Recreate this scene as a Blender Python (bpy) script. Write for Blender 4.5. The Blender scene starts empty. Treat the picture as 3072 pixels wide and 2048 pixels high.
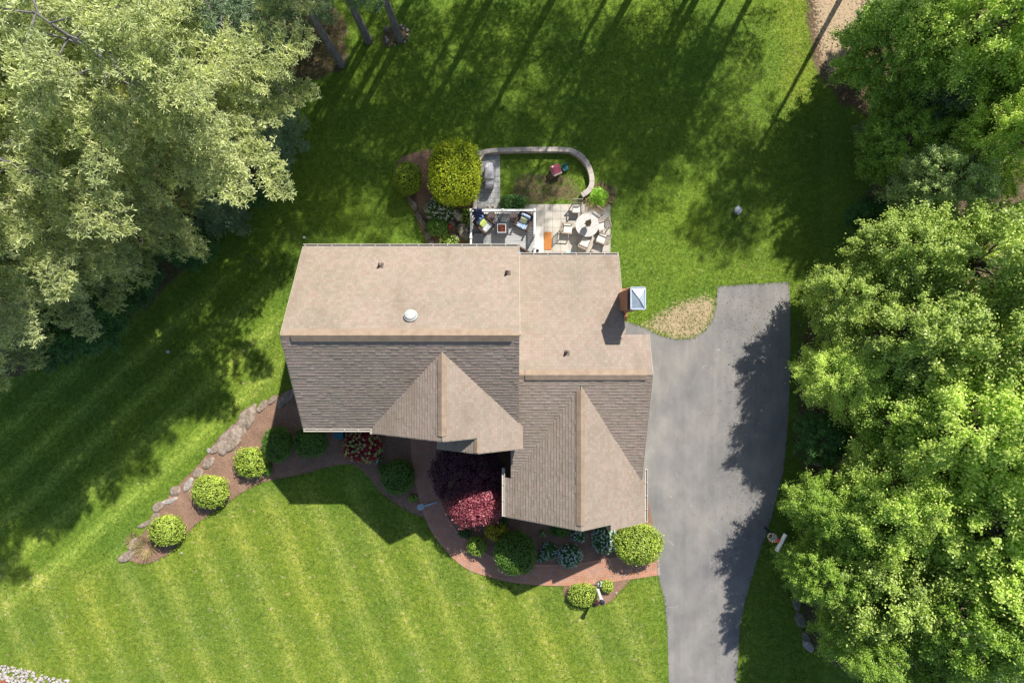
import bpy, math, random
import numpy as np
from mathutils import Vector, Matrix

# ------------------------------------------------------------------ camera, sky, sun, exposure
S = 53.0                      # photo pixels (of 3072) per metre on the ground
F = 2048.0                    # focal length in those pixels
H = F / S                     # height of the drone
scene = bpy.context.scene
COL = scene.collection
cam_d = bpy.data.cameras.new('camera'); cam = bpy.data.objects.new('camera', cam_d); COL.objects.link(cam)
cam.location = (0, 0, H); cam_d.sensor_width = 36; cam_d.lens = 24.0
cam_d.clip_start = 0.1; cam_d.clip_end = 1200
scene.camera = cam
AZ, EL = math.radians(28.5), math.radians(47.0)
w = bpy.data.worlds.new('World'); scene.world = w; w.use_nodes = True
nt = w.node_tree; bg = nt.nodes['Background']
sky = nt.nodes.new('ShaderNodeTexSky'); sky.sky_type = 'NISHITA'; sky.sun_disc = False
sky.sun_elevation = EL; sky.sun_rotation = AZ
nt.links.new(sky.outputs[0], bg.inputs[0]); bg.inputs[1].default_value = 0.09
sd = bpy.data.lights.new('sun', 'SUN'); sd.energy = 4.6; sd.angle = math.radians(0.6); sd.color = (1, 0.95, 0.86)
sun = bpy.data.objects.new('sun', sd); COL.objects.link(sun)
sv = Vector((math.sin(AZ)*math.cos(EL), math.cos(AZ)*math.cos(EL), math.sin(EL)))
sun.rotation_euler = sv.to_track_quat('Z', 'Y').to_euler(); sun.location = sv*80
vs = scene.view_settings; vs.view_transform = 'Standard'; vs.look = 'None'; vs.gamma = 1; vs.exposure = 0.55
scene.render.engine = 'CYCLES'
try:
    scene.cycles.max_bounces = 6; scene.cycles.diffuse_bounces = 4; scene.cycles.transmission_bounces = 4
except Exception: pass

rng = np.random.default_rng(7); random.seed(7)
def at(px, py, h=0.0):        # photo pixel (3072 wide) seen at height h -> the real point
    k = (1-h/H)/S
    return Vector(((px-1536)*k, -(py-1024)*k, h))
def fv(u, v, h=0.0): return at(u*1.3061, v*1.3061, h)

# ------------------------------------------------------------------ helpers
def tag(o, label=None, cat=None, group=None, kind=None):
    if label: o['label'] = label
    if cat: o['category'] = cat
    if group: o['group'] = group
    if kind: o['kind'] = kind
    return o
def empty(name, loc=(0,0,0), rz=0.0, label=None, cat=None, group=None):
    o = bpy.data.objects.new(name, None); COL.objects.link(o)
    o.location = loc; o.rotation_euler = (0, 0, rz); o.empty_display_size = 0.3
    return tag(o, label, cat, group)
def link(name, me, parent=None):
    o = bpy.data.objects.new(name, me); COL.objects.link(o)
    if parent is not None: o.parent = parent
    return o
def np_mesh(name, V, Fc, n, mat, smooth=False):
    """V (k,3), Fc (m,n) all faces with n corners"""
    me = bpy.data.meshes.new(name)
    V = np.ascontiguousarray(V, dtype=np.float32); Fc = np.ascontiguousarray(Fc, dtype=np.int32)
    me.vertices.add(len(V)); me.vertices.foreach_set('co', V.ravel())
    me.loops.add(Fc.size); me.loops.foreach_set('vertex_index', Fc.ravel())
    me.polygons.add(len(Fc)); me.polygons.foreach_set('loop_start', np.arange(0, Fc.size, n, dtype=np.int32))
    me.update(calc_edges=True)
    if smooth: me.polygons.foreach_set('use_smooth', np.ones(len(Fc), dtype=bool))
    me.materials.append(mat); me.validate()
    return me

class MB:
    def __init__(s): s.v = []; s.f = []; s.uv = []
    def add(s, vs, fs, uvs=None):
        b = len(s.v); s.v += [tuple(p) for p in vs]
        for i, f in enumerate(fs):
            s.f.append(tuple(b+j for j in f)); s.uv.append(uvs[i] if uvs else None)
        return s
    def box(s, c, d, rz=0.0, M=None, taper=1.0):
        x, y, z = d[0]/2, d[1]/2, d[2]/2
        P = [Vector((sx*x*(taper if sz > 0 else 1), sy*y*(taper if sz > 0 else 1), sz*z)) for sz in (-1,1) for sy in (-1,1) for sx in (-1,1)]
        R = M if M is not None else Matrix.Rotation(rz, 3, 'Z')
        P = [R @ p + Vector(c) for p in P]
        return s.add(P, [(0,2,3,1),(4,5,7,6),(0,1,5,4),(2,6,7,3),(0,4,6,2),(1,3,7,5)])
    def bar(s, a, b, w, h=None, up=(0,0,1)):
        a, b = Vector(a), Vector(b); d = b-a; L = d.length
        if L < 1e-6: return s
        x = d.normalized(); u = Vector(up)
        if abs(x.dot(u)) > 0.98: u = Vector((1,0,0))
        y = u.cross(x).normalized(); z = x.cross(y)
        M = Matrix((x, y, z)).transposed()
        return s.box((a+b)/2, (L, w, h if h else w), M=M)
    def tube(s, pts, rad, n=8, cap=True):
        pts = [Vector(p) for p in pts]; rads = rad if isinstance(rad, (list, tuple)) else [rad]*len(pts)
        vs, fs = [], []
        for i, p in enumerate(pts):
            d = (pts[min(i+1, len(pts)-1)]-pts[max(i-1, 0)]).normalized()
            u = Vector((0,0,1)) if abs(d.z) < .9 else Vector((1,0,0))
            x = u.cross(d).normalized(); y = d.cross(x)
            for k in range(n):
                a = 2*math.pi*k/n
                vs.append(p + (x*math.cos(a)+y*math.sin(a))*rads[i])
        for i in range(len(pts)-1):
            for k in range(n):
                fs.append((i*n+k, i*n+(k+1) % n, (i+1)*n+(k+1) % n, (i+1)*n+k))
        if cap:
            fs.append(tuple(range(n-1, -1, -1))); fs.append(tuple((len(pts)-1)*n+k for k in range(n)))
        return s.add(vs, fs)
    def lathe(s, prof, n=24, c=(0,0,0), sx=1, sy=1):
        c = Vector(c); vs, fs = [], []
        for r, z in prof:
            for k in range(n):
                a = 2*math.pi*k/n; vs.append(c+Vector((r*math.cos(a)*sx, r*math.sin(a)*sy, z)))
        for i in range(len(prof)-1):
            for k in range(n): fs.append((i*n+k, i*n+(k+1) % n, (i+1)*n+(k+1) % n, (i+1)*n+k))
        fs.append(tuple(range(n-1, -1, -1))); fs.append(tuple((len(prof)-1)*n+k for k in range(n)))
        return s.add(vs, fs)
    def prism(s, poly, z0, z1):
        n = len(poly)
        ar = sum(poly[i][0]*poly[(i+1) % n][1]-poly[(i+1) % n][0]*poly[i][1] for i in range(n))
        if ar < 0: poly = poly[::-1]
        vs = [(p[0], p[1], z0) for p in poly]+[(p[0], p[1], z1) for p in poly]
        return s.add(vs, [tuple(range(n, 2*n)), tuple(range(n-1, -1, -1))]+[(i, (i+1) % n, n+(i+1) % n, n+i) for i in range(n)])
    def build(s, name, mat, parent=None, smooth=False, bevel=0.0):
        me = bpy.data.meshes.new(name); me.from_pydata(s.v, [], s.f)
        if any(u is not None for u in s.uv):
            L = me.uv_layers.new(name='UVMap')
            for p, u in zip(me.polygons, s.uv):
                if u is None: continue
                for li, q in zip(p.loop_indices, u): L.data[li].uv = q
        me.materials.append(mat)
        if smooth:
            for p in me.polygons: p.use_smooth = True
        o = link(name, me, parent)
        if bevel:
            m = o.modifiers.new('bevel', 'BEVEL'); m.width = bevel; m.segments = 2; m.limit_method = 'ANGLE'
        return o

# ------------------------------------------------------------------ materials
def lin(c):
    return tuple(((x/255)/12.92 if x/255 <= .04045 else ((x/255+.055)/1.055)**2.4) for x in c)+(1,)
class NT:
    def __init__(s, name):
        s.m = bpy.data.materials.new(name); s.m.use_nodes = True; s.t = s.m.node_tree
        s.b = s.t.nodes['Principled BSDF']; s.out = s.t.nodes['Material Output']
    def n(s, typ, **kw):
        nd = s.t.nodes.new('ShaderNode'+typ)
        for k, v in kw.items():
            if k.startswith('i_'): nd.inputs[k[2:].replace('_', ' ')].default_value = v
            else: setattr(nd, k, v)
        return nd
    def l(s, a, b): s.t.links.new(a, b)
    def coord(s, kind='Object', scale=None):
        tc = s.n('TexCoord').outputs[kind]
        if scale is None: return tc
        mp = s.n('Mapping'); s.l(tc, mp.inputs[0]); mp.inputs['Scale'].default_value = scale
        return mp.outputs[0]
    def noise(s, vec, scale, detail=4, rough=.55, dist=0):
        nd = s.n('TexNoise'); nd.inputs['Scale'].default_value = scale; nd.inputs['Detail'].default_value = detail
        nd.inputs['Roughness'].default_value = rough; nd.inputs['Distortion'].default_value = dist
        s.l(vec, nd.inputs['Vector']); return nd.outputs['Fac']
    def ramp(s, fac, stops):
        r = s.n('ValToRGB'); e = r.color_ramp.elements
        while len(e) < len(stops): e.new(.5)
        for el, (p, c) in zip(e, stops): el.position = p; el.color = c if len(c) == 4 else (*c, 1)
        s.l(fac, r.inputs[0]); return r.outputs[0]
    def mix(s, fac, a, b, mode='MIX'):
        m = s.n('Mix', data_type='RGBA', blend_type=mode)
        for i, v in ((0, fac), (6, a), (7, b)):
            if isinstance(v, (int, float)): m.inputs[i].default_value = v
            elif isinstance(v, tuple): m.inputs[i].default_value = v if len(v) == 4 else (*v, 1)
            else: s.l(v, m.inputs[i])
        return m.outputs[2]
    def math(s, op, a, b=None, c=None):
        m = s.n('Math', operation=op)
        for i, v in enumerate((a, b, c)):
            if v is None: continue
            if isinstance(v, (int, float)): m.inputs[i].default_value = v
            else: s.l(v, m.inputs[i])
        return m.outputs[0]
    def bump(s, h, st=.5, dist=.02):
        b = s.n('Bump'); b.inputs['Strength'].default_value = st; b.inputs['Distance'].default_value = dist
        s.l(h, b.inputs['Height']); s.l(b.outputs[0], s.b.inputs['Normal'])
    def fin(s, col, rough=.8, spec=.3, metal=0):
        if isinstance(col, tuple): s.b.inputs['Base Color'].default_value = col if len(col) == 4 else (*col, 1)
        else: s.l(col, s.b.inputs['Base Color'])
        s.b.inputs['Roughness'].default_value = rough; s.b.inputs['Specular IOR Level'].default_value = spec
        s.b.inputs['Metallic'].default_value = metal
        return s.m
def varied(name, c1, c2, scale=6, rough=.75, spec=.3, bump=.2, metal=0, detail=5, stretch=None):
    t = NT(name); v = t.coord('Object', stretch)
    n = t.noise(v, scale, detail)
    col = t.ramp(n, [(.3, c1), (.7, c2)])
    if bump: t.bump(n, bump, .01)
    return t.fin(col, rough, spec, metal)
def leafmat(name, cols, trans=.3, rough=.5, spec=.35, gain=2.2):
    t = NT(name)
    g = t.n('NewGeometry'); cols = [(c[0]*gain, c[1]*gain, c[2]*gain, 1) for c in cols]; col = t.ramp(g.outputs['Random Per Island'], [(i/(len(cols)-1), c) for i, c in enumerate(cols)])
    big = t.noise(t.coord('Object'), .9, 2)
    col = t.mix(.55, col, t.ramp(big, [(.35, (.55,.6,.55)), (.65, (1.25,1.2,1.1))]), 'MULTIPLY')
    t.fin(col, rough, spec)
    tr = t.n('BsdfTranslucent'); tc = t.mix(1.0, col, (1.25,1.35,.6), 'MULTIPLY'); t.l(tc, tr.inputs[0])
    ms = t.n('MixShader'); ms.inputs[0].default_value = trans
    t.l(t.b.outputs[0], ms.inputs[1]); t.l(tr.outputs[0], ms.inputs[2]); t.l(ms.outputs[0], t.out.inputs[0])
    return t.m

def m_ground():
    t = NT('lawn'); P = t.coord('Object')
    def att(n): return t.n('Attribute', attribute_name=n).outputs['Fac']
    f1 = t.noise(P, 1.1, 5, .6); f2 = t.noise(P, 7, 4, .7); f3 = t.noise(P, 28, 3, .8); f0 = t.noise(P, .22, 3)
    fine = t.math('ADD', t.math('MULTIPLY', f2, .5), t.math('MULTIPLY', f3, .5))
    green = t.ramp(fine, [(.28, (.030,.076,.010)), (.43, (.088,.170,.018)), (.57, (.175,.268,.033)), (.78, (.38,.44,.12))])
    sp_ = t.math('GREATER_THAN', t.noise(P, 3.2, 4, .75), t.math('SUBTRACT', .655, t.math('MULTIPLY', att('dry'), .05)))
    # yellower, drier patches
    ye = t.ramp(fine, [(.28, (.058,.098,.011)), (.5, (.165,.240,.026)), (.75, (.37,.41,.11))])
    dry = t.ramp(t.math('ADD', t.math('MULTIPLY', f1, .7), t.math('MULTIPLY', att('dry'), .55)), [(.5, (0,0,0)), (.85, (1,1,1))])
    col = t.mix(dry, green, ye)
    md = t.noise(P, 3.4, 3, .7); col = t.mix(.75, col, t.ramp(md, [(.32, (.66,.74,.7)), (.66, (1.32,1.2,1.25))]), 'MULTIPLY')
    col = t.mix(t.math('MULTIPLY', sp_, .55), col, (.46,.38,.22))
    col = t.mix(.8, col, t.ramp(f0, [(.35, (.78,.86,.9)), (.65, (1.15,1.08,.9))]), 'MULTIPLY')
    # mowing bands: rows leaning either way
    sx = t.n('SeparateXYZ'); t.l(P, sx.inputs[0])
    wob = t.math('MULTIPLY', t.noise(P, .35, 2), .35)
    def band(ang, per, ph):
        a = math.radians(ang)
        c = t.math('ADD', t.math('MULTIPLY', sx.outputs[0], math.cos(a)), t.math('MULTIPLY', sx.outputs[1], math.sin(a)))
        c = t.math('ADD', c, wob)
        s_ = t.math('SINE', t.math('MULTIPLY_ADD', c, 2*math.pi/per, ph))
        return t.math('MULTIPLY_ADD', s_, .5, .5)
    def mow(b): return t.math('MULTIPLY_ADD', t.ramp(b, [(.42, (0,0,0)), (.58, (1,1,1))]), .42, t.math('MULTIPLY', t.math('POWER', b, 14), .55))
    b1 = mow(band(22, 2.3, 1.0)); b2 = mow(band(132, 1.9, .3))
    rough_ = t.math('MULTIPLY_ADD', f1, .9, .4)
    c1 = t.mix(t.math('MULTIPLY', t.math('MULTIPLY', b1, rough_), att('front')), col, t.mix(1.0, col, (1.75,1.46,2.1), 'MULTIPLY'))
    c2 = t.mix(t.math('MULTIPLY', t.math('MULTIPLY', b2, rough_), att('side')), c1, t.mix(1.0, c1, (2.2,1.85,2.5), 'MULTIPLY'))
    # bare soil, needles and leaf litter
    so = t.ramp(t.math('ADD', t.math('MULTIPLY', f2, .6), t.math('MULTIPLY', f3, .4)), [(.3, (.050,.034,.020)), (.5, (.145,.100,.062)), (.72, (.33,.25,.17))])
    sandy_lit_soil = t.ramp(fine, [(.3, (.40,.29,.18)), (.7, (.52,.40,.27))])
    e = t.math('ADD', att('soil'), t.math('MULTIPLY', t.math('SUBTRACT', t.math('ADD', t.math('MULTIPLY', f2, .5), t.math('MULTIPLY', f1, .5)), .5), 2.0))
    mk = t.ramp(e, [(.42, (0,0,0)), (.62, (1,1,1))])
    c3 = t.mix(mk, c2, so)
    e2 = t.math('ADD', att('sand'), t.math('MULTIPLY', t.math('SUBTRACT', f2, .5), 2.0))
    c4 = t.mix(t.ramp(e2, [(.38, (0,0,0)), (.68, (1,1,1))]), c3, sandy_lit_soil)
    t.bump(fine, .9, .05)
    return t.fin(c4, .9, .15)
def m_mulch():
    t = NT('mulch'); P = t.coord('Object')
    a = t.noise(P, 30, 4, .8); b = t.noise(P, 1.2, 3)
    c = t.ramp(a, [(.25, (.07,.038,.026)), (.5, (.28,.175,.125)), (.75, (.56,.41,.32))])
    c = t.mix(.7, c, t.ramp(b, [(.3, (.75,.7,.7)), (.7, (1.25,1.2,1.15))]), 'MULTIPLY')
    t.bump(a, .9, .05); return t.fin(c, .95, .1)
def m_asphalt():
    t = NT('asphalt'); P = t.coord('Object')
    a = t.noise(P, 60, 3, .8); b = t.noise(t.coord('Object', (1.1,.6,1)), 1.0, 6, .65); d = t.noise(P, .35, 3)
    c = t.ramp(b, [(.3, (.180,.177,.174)), (.7, (.262,.254,.245))])
    c = t.mix(.5, c, t.ramp(a, [(.3, (.75,.75,.75)), (.7, (1.2,1.2,1.2))]), 'MULTIPLY')
    c = t.mix(.8, c, t.ramp(d, [(.3, (.78,.78,.82)), (.7, (1.22,1.18,1.12))]), 'MULTIPLY')
    # thin pale cracks and scuffs
    v = t.n('TexVoronoi', feature='DISTANCE_TO_EDGE'); v.inputs['Scale'].default_value = .55
    wv = t.n('Mix', data_type='RGBA'); nn = t.n('TexNoise'); nn.inputs['Scale'].default_value = 1.3; t.l(P, nn.inputs['Vector'])
    wv.inputs[0].default_value = .25; t.l(P, wv.inputs[6]); t.l(nn.outputs['Color'], wv.inputs[7]); t.l(wv.outputs[2], v.inputs['Vector'])
    cr = t.math('LESS_THAN', v.outputs['Distance'], .004)
    cr = t.math('MULTIPLY', cr, t.math('GREATER_THAN', t.noise(P, 1.1, 3), .60))
    c = t.mix(t.math('MULTIPLY', cr, .35), c, (.5,.49,.47))
    sp = t.math('GREATER_THAN', t.noise(P, 9, 2, .5), .76)
    c = t.mix(t.math('MULTIPLY', sp, .5), c, (.42,.40,.37))
    ty = t.noise(t.coord('Object', (2.4,.06,1)), 1.0, 3, .6); c = t.mix(.22, c, t.ramp(ty, [(.38, (.78,.78,.79)), (.62, (1.16,1.15,1.12))]), 'MULTIPLY')
    oil = t.ramp(t.noise(P, 1.7, 4, .6), [(.68, (0,0,0)), (.76, (1,1,1))]); c = t.mix(t.math('MULTIPLY', oil, .35), c, (.10,.098,.095))
    t.bump(a, .4, .01); return t.fin(c, .85, .25)
def m_shingle():
    t = NT('shingles'); uv = t.coord('UV'); P = t.coord('Object')
    def br(sc, c1, c2, bw, off):
        b = t.n('TexBrick'); b.offset = off; b.inputs['Scale'].default_value = sc
        b.inputs['Color1'].default_value = c1; b.inputs['Color2'].default_value = c2
        b.inputs['Mortar'].default_value = (.62,.58,.56,1); b.inputs['Mortar Size'].default_value = .0035
        b.inputs['Mortar Smooth'].default_value = .6; b.inputs['Bias'].default_value = 0
        b.inputs['Brick Width'].default_value = bw; b.inputs['Row Height'].default_value = .165
        t.l(uv, b.inputs['Vector']); return b.outputs['Color']
    a = br(1, (.92,.905,.88,1), (1.07,1.08,1.10,1), .17, .37)
    b = br(1, (.97,1.0,.955,1), (1.04,.985,.99,1), .31, .43)
    base = t.ramp(t.noise(P, .45, 4, .6), [(.3, (.292,.246,.203)), (.5, (.325,.267,.222)), (.7, (.345,.279,.236))])
    c = t.mix(1.0, base, a, 'MULTIPLY'); c = t.mix(1.0, c, b, 'MULTIPLY')
    fn = t.noise(P, 40, 3, .7); c = t.mix(.5, c, t.ramp(fn, [(.3, (.8,.8,.8)), (.7, (1.15,1.15,1.15))]), 'MULTIPLY')
    st = t.noise(t.coord('Object', (.9,.22,.4)), .8, 4, .65)
    c = t.mix(t.ramp(st, [(.55, (0,0,0)), (.8, (.55,.55,.55))]), c, (.19,.145,.10))
    t.bump(fn, .3, .004); return t.fin(c, .9, .2)
def m_pavers(name, c1, c2, w_, h_, off, mortar, rot=0, uvk='Object', ms=.012, stain=.5):
    t = NT(name)
    tc = t.coord(uvk); mp = t.n('Mapping'); mp.inputs['Rotation'].default_value = (0,0,rot); t.l(tc, mp.inputs[0])
    b = t.n('TexBrick'); b.offset = off; b.inputs['Scale'].default_value = 1
    b.inputs['Color1'].default_value = c1; b.inputs['Color2'].default_value = c2; b.inputs['Mortar'].default_value = mortar
    b.inputs['Mortar Size'].default_value = ms; b.inputs['Brick Width'].default_value = w_; b.inputs['Row Height'].default_value = h_
    b.inputs['Mortar Smooth'].default_value = .3; b.inputs['Bias'].default_value = -.1
    t.l(mp.outputs[0], b.inputs['Vector'])
    P = t.coord('Object')
    c = t.mix(stain, b.outputs['Color'], t.ramp(t.noise(P, 2.2, 5, .65), [(.3, (.72,.70,.68)), (.7, (1.2,1.2,1.2))]), 'MULTIPLY')
    c = t.mix(.4, c, t.ramp(t.noise(P, 45, 2), [(.3, (.8,.8,.8)), (.7, (1.15,1.15,1.15))]), 'MULTIPLY')
    t.bump(t.math('SUBTRACT', 1.0, b.outputs['Fac']), .6, .01)
    return t.fin(c, .85, .25)
def m_rock(name, c1, c2, c3):
    t = NT(name); P = t.coord('Object')
    a = t.noise(P, 3.2, 7, .65, .6); b = t.noise(P, 14, 5, .7)
    c = t.ramp(a, [(.3, c1), (.5, c2), (.7, c3)])
    c = t.mix(.6, c, t.ramp(b, [(.3, (.65,.65,.65)), (.7, (1.3,1.3,1.3))]), 'MULTIPLY')
    t.bump(t.math('ADD', a, t.math('MULTIPLY', b, .4)), .8, .05); return t.fin(c, .85, .25)
def m_pattern():
    t = NT('patterned_cushion'); P = t.coord('Object')
    v = t.n('TexVoronoi'); v.inputs['Scale'].default_value = 22; t.l(P, v.inputs['Vector'])
    c = t.ramp(v.outputs['Distance'], [(.35, (.72,.76,.80)), (.5, (.12,.24,.45))])
    return t.fin(c, .9, .1)
def m_brickwall():
    t = NT('chimney_brick'); P = t.coord('Object')
    g = t.n('NewGeometry'); sn = t.n('SeparateXYZ'); t.l(g.outputs['Normal'], sn.inputs[0]); sp = t.n('SeparateXYZ'); t.l(P, sp.inputs[0])
    ax = t.math('GREATER_THAN', t.math('ABSOLUTE', sn.outputs[0]), .5)
    u = t.math('ADD', t.math('MULTIPLY', ax, sp.outputs[1]), t.math('MULTIPLY', t.math('SUBTRACT', 1.0, ax), sp.outputs[0]))
    cb = t.n('CombineXYZ'); t.l(u, cb.inputs[0]); t.l(sp.outputs[2], cb.inputs[1])
    b = t.n('TexBrick'); b.inputs['Scale'].default_value = 1; b.inputs['Color1'].default_value = (.30,.12,.07,1); b.inputs['Color2'].default_value = (.42,.19,.10,1)
    b.inputs['Mortar'].default_value = (.40,.34,.30,1); b.inputs['Brick Width'].default_value = .22; b.inputs['Row Height'].default_value = .075; b.inputs['Mortar Size'].default_value = .006
    t.l(cb.outputs[0], b.inputs['Vector'])
    t.bump(t.math('SUBTRACT', 1.0, b.outputs['Fac']), .5, .01)
    return t.fin(b.outputs['Color'], .85, .2)

M = {}
M['lawn'] = m_ground(); M['mulch'] = m_mulch(); M['asphalt'] = m_asphalt(); M['shingle'] = m_shingle()
M['patio'] = m_pavers('patio_pavers', (.44,.41,.365,1), (.53,.49,.435,1), .46, .46, 0, (.27,.245,.215,1))
M['paver2'] = m_pavers('grey_pavers', (.36,.37,.375,1), (.50,.485,.46,1), .40, .30, .4, (.13,.13,.13,1))
M['brick'] = m_pavers('brick_path', (.50,.235,.145,1), (.42,.28,.225,1), .21, .105, .5, (.22,.15,.115,1), uvk='UV', ms=.008)
M['wallstone'] = m_pavers('wall_coping', (.44,.385,.345,1), (.53,.47,.42,1), .45, .9, 0, (.17,.15,.14,1), uvk='UV', ms=.012)
M['white'] = varied('white_paint', (.74,.74,.74,1), (.82,.82,.82,1), 5, .45, .4, 0)
M['cream'] = varied('cream_trim', (.48,.44,.375,1), (.55,.505,.44,1), 5, .5, .4, 0)
def m_siding():
    t = NT('siding'); P = t.coord('Object'); sp = t.n('SeparateXYZ'); t.l(P, sp.inputs[0])
    fr = t.math('FRACT', t.math('DIVIDE', sp.outputs[2], .11))
    c = t.mix(t.math('LESS_THAN', fr, .1), (.62,.58,.50,1), (.36,.33,.29,1)); t.bump(fr, .5, .02); return t.fin(c, .6, .3)
M['siding'] = m_siding(); M['raketrim'] = varied('beige_trim', (.42,.37,.30,1), (.50,.44,.36,1), 5, .6, .3, 0)
M['ridgecap'] = varied('ridge_cap', (.27,.20,.145,1), (.36,.27,.20,1), 3, .9, .2, .3)
M['chimbrick'] = m_brickwall()
M['palegrey'] = varied('pale_grey_metal', (.38,.39,.38,1), (.47,.48,.47,1), 6, .5, .4, 0); M['galv'] = varied('galvanised_metal', (.36,.43,.50,1), (.50,.56,.62,1), 3, .55, .5, 0, .35)
M['darkmetal'] = varied('dark_metal', (.02,.02,.022,1), (.04,.04,.045,1), 8, .5, .5, 0)
M['window'] = varied('window_glass', (.03,.04,.05,1), (.06,.07,.09,1), 2, .1, .6, 0)
M['pvc'] = varied('pvc_pipe', (.72,.72,.70,1), (.8,.8,.78,1), 8, .5, .3, 0)
M['lead'] = varied('vent_flashing', (.10,.075,.06,1), (.15,.11,.09,1), 8, .7, .3, 0)
def m_deck():
    t = NT('deck_boards'); P = t.coord('Object'); sp = t.n('SeparateXYZ'); t.l(P, sp.inputs[0])
    n = t.noise(t.coord('Object', (.6,9,1)), 1.6, 5, .6)
    row = t.n('TexWhiteNoise', noise_dimensions='1D'); t.l(t.math('FLOOR', t.math('DIVIDE', sp.outputs[1], .145)), row.inputs[1])
    c = t.ramp(n, [(.3, (.31,.322,.33)), (.7, (.45,.45,.445))])
    c = t.mix(.5, c, t.ramp(row.outputs[0], [(0, (.75,.75,.78)), (1, (1.2,1.17,1.15))]), 'MULTIPLY')
    return t.fin(c, .7, .3)
M['deck'] = m_deck()
M['wicker'] = varied('brown_wicker', (.035,.016,.009,1), (.10,.045,.028,1), 60, .6, .4, .6)
M['wicker2'] = varied('taupe_wicker', (.14,.10,.09,1), (.22,.17,.155,1), 70, .6, .4, .5)
M['pattern'] = m_pattern()
M['palecush'] = varied('pale_cushion', (.56,.60,.66,1), (.68,.70,.73,1), 12, .9, .1, .1)
M['bluecush'] = varied('blue_cushion', (.10,.17,.33,1), (.16,.25,.42,1), 12, .9, .1, .1)
M['lime'] = varied('lime_pillow', (.42,.50,.13,1), (.52,.60,.20,1), 20, .9, .1, .1)
M['sage'] = varied('sage_pillow', (.48,.52,.30,1), (.58,.60,.40,1), 20, .9, .1, .1)
M['black'] = varied('black_powdercoat', (.016,.02,.03,1), (.03,.035,.048,1), 6, .5, .4, 0)
M['lava'] = varied('lava_rock', (.06,.018,.012,1), (.32,.09,.05,1), 30, .9, .2, 1)
M['slate'] = varied('dark_slate_fabric', (.022,.025,.032,1), (.034,.038,.046,1), 3, .8, .2, .2)
M['navy'] = varied('navy_canvas', (.018,.022,.075,1), (.04,.05,.14,1), 9, .9, .1, .2, stretch=(3,3,.4))
M['taupe'] = varied('taupe_canvas', (.15,.115,.085,1), (.27,.21,.16,1), 9, .9, .1, .3, stretch=(3,3,.4))
M['teak'] = varied('weathered_teak', (.28,.225,.185,1), (.42,.35,.30,1), 8, .7, .3, .3, stretch=(1,12,1))
M['darkteak'] = varied('dark_teak', (.075,.055,.042,1), (.14,.105,.085,1), 8, .7, .3, .3)
M['ivory'] = varied('ivory_cushion', (.62,.58,.52,1), (.68,.64,.58,1), 6, .9, .1, .1)
M['tabletop'] = varied('white_table_slats', (.50,.47,.455,1), (.60,.575,.555,1), 5, .6, .3, .1)
M['grillcover'] = varied('lilac_grey_cover', (.37,.35,.40,1), (.50,.48,.53,1), 3, .7, .3, .4)
M['mat'] = varied('orange_coir', (.34,.13,.035,1), (.50,.22,.07,1), 9, .9, .15, .3, stretch=(6,1,1))
M['redplastic'] = varied('faded_red_plastic', (.40,.07,.11,1), (.50,.13,.18,1), 4, .5, .4, 0)
M['beigeplastic'] = varied('beige_plastic', (.50,.42,.34,1), (.60,.52,.43,1), 5, .5, .4, 0)
M['brownplastic'] = varied('brown_plastic', (.16,.095,.08,1), (.24,.15,.13,1), 5, .5, .4, 0)
M['teal'] = varied('teal_plastic', (.02,.17,.22,1), (.05,.28,.36,1), 4, .5, .4, 0)
M['tealdark'] = varied('dark_teal_plastic', (.01,.10,.12,1), (.02,.14,.17,1), 4, .5, .4, 0)
M['skyblue'] = varied('light_blue_towel', (.36,.58,.68,1), (.50,.70,.78,1), 9, .9, .1, .3)
M['redball'] = varied('red_glazed_ball', (.45,.02,.02,1), (.55,.03,.03,1), 3, .15, .6, 0)
M['orangered'] = varied('hoop_red', (.55,.05,.03,1), (.62,.09,.04,1), 3, .4, .5, 0)
M['net'] = varied('white_cord', (.7,.7,.72,1), (.78,.78,.8,1), 9, .8, .2, 0)
M['greyblue'] = varied('grey_blue_metal', (.34,.46,.52,1), (.46,.58,.62,1), 9, .5, .4, .2)
M['greyplastic'] = varied('grey_plastic', (.33,.35,.42,1), (.42,.44,.50,1), 9, .5, .4, .1)
M['rock'] = m_rock('granite', (.20,.18,.165,1), (.36,.32,.29,1), (.52,.46,.42,1))
M['rocktan'] = m_rock('tan_granite', (.13,.10,.08,1), (.28,.22,.175,1), (.46,.38,.31,1)); M['rockdark'] = m_rock('mossy_stone', (.10,.09,.07,1), (.17,.155,.125,1), (.27,.25,.21,1))
M['pebble'] = m_rock('pale_pebbles', (.30,.27,.25,1), (.44,.40,.38,1), (.58,.54,.51,1))
M['rust'] = varied('rusty_iron', (.22,.06,.03,1), (.42,.14,.07,1), 20, .8, .3, .3)
M['bark'] = varied('pine_bark', (.13,.12,.125,1), (.28,.26,.265,1), 9, .95, .1, .9, stretch=(1,1,.25))
M['barkd'] = varied('grey_bark', (.10,.085,.07,1), (.22,.19,.165,1), 9, .95, .1, .8, stretch=(1,1,.3))
M['needle'] = leafmat('pine_needles', [(.14,.16,.082,1), (.225,.243,.125,1), (.325,.34,.185,1)], .30, .55, .25, gain=2.5)
M['needleblue'] = leafmat('blue_pine_needles', [(.065,.105,.065,1), (.11,.16,.095,1), (.16,.215,.125,1)], .25, .5, .3, gain=2.2)
M['leafa'] = leafmat('leaves_green', [(.075,.13,.016,1), (.140,.215,.028,1), (.24,.32,.06,1)], .3, .42, .5)
M['leafb'] = leafmat('leaves_yellow_green', [(.105,.165,.022,1), (.205,.270,.045,1), (.34,.375,.12,1)], .35, .45, .45, gain=2.55)
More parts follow.
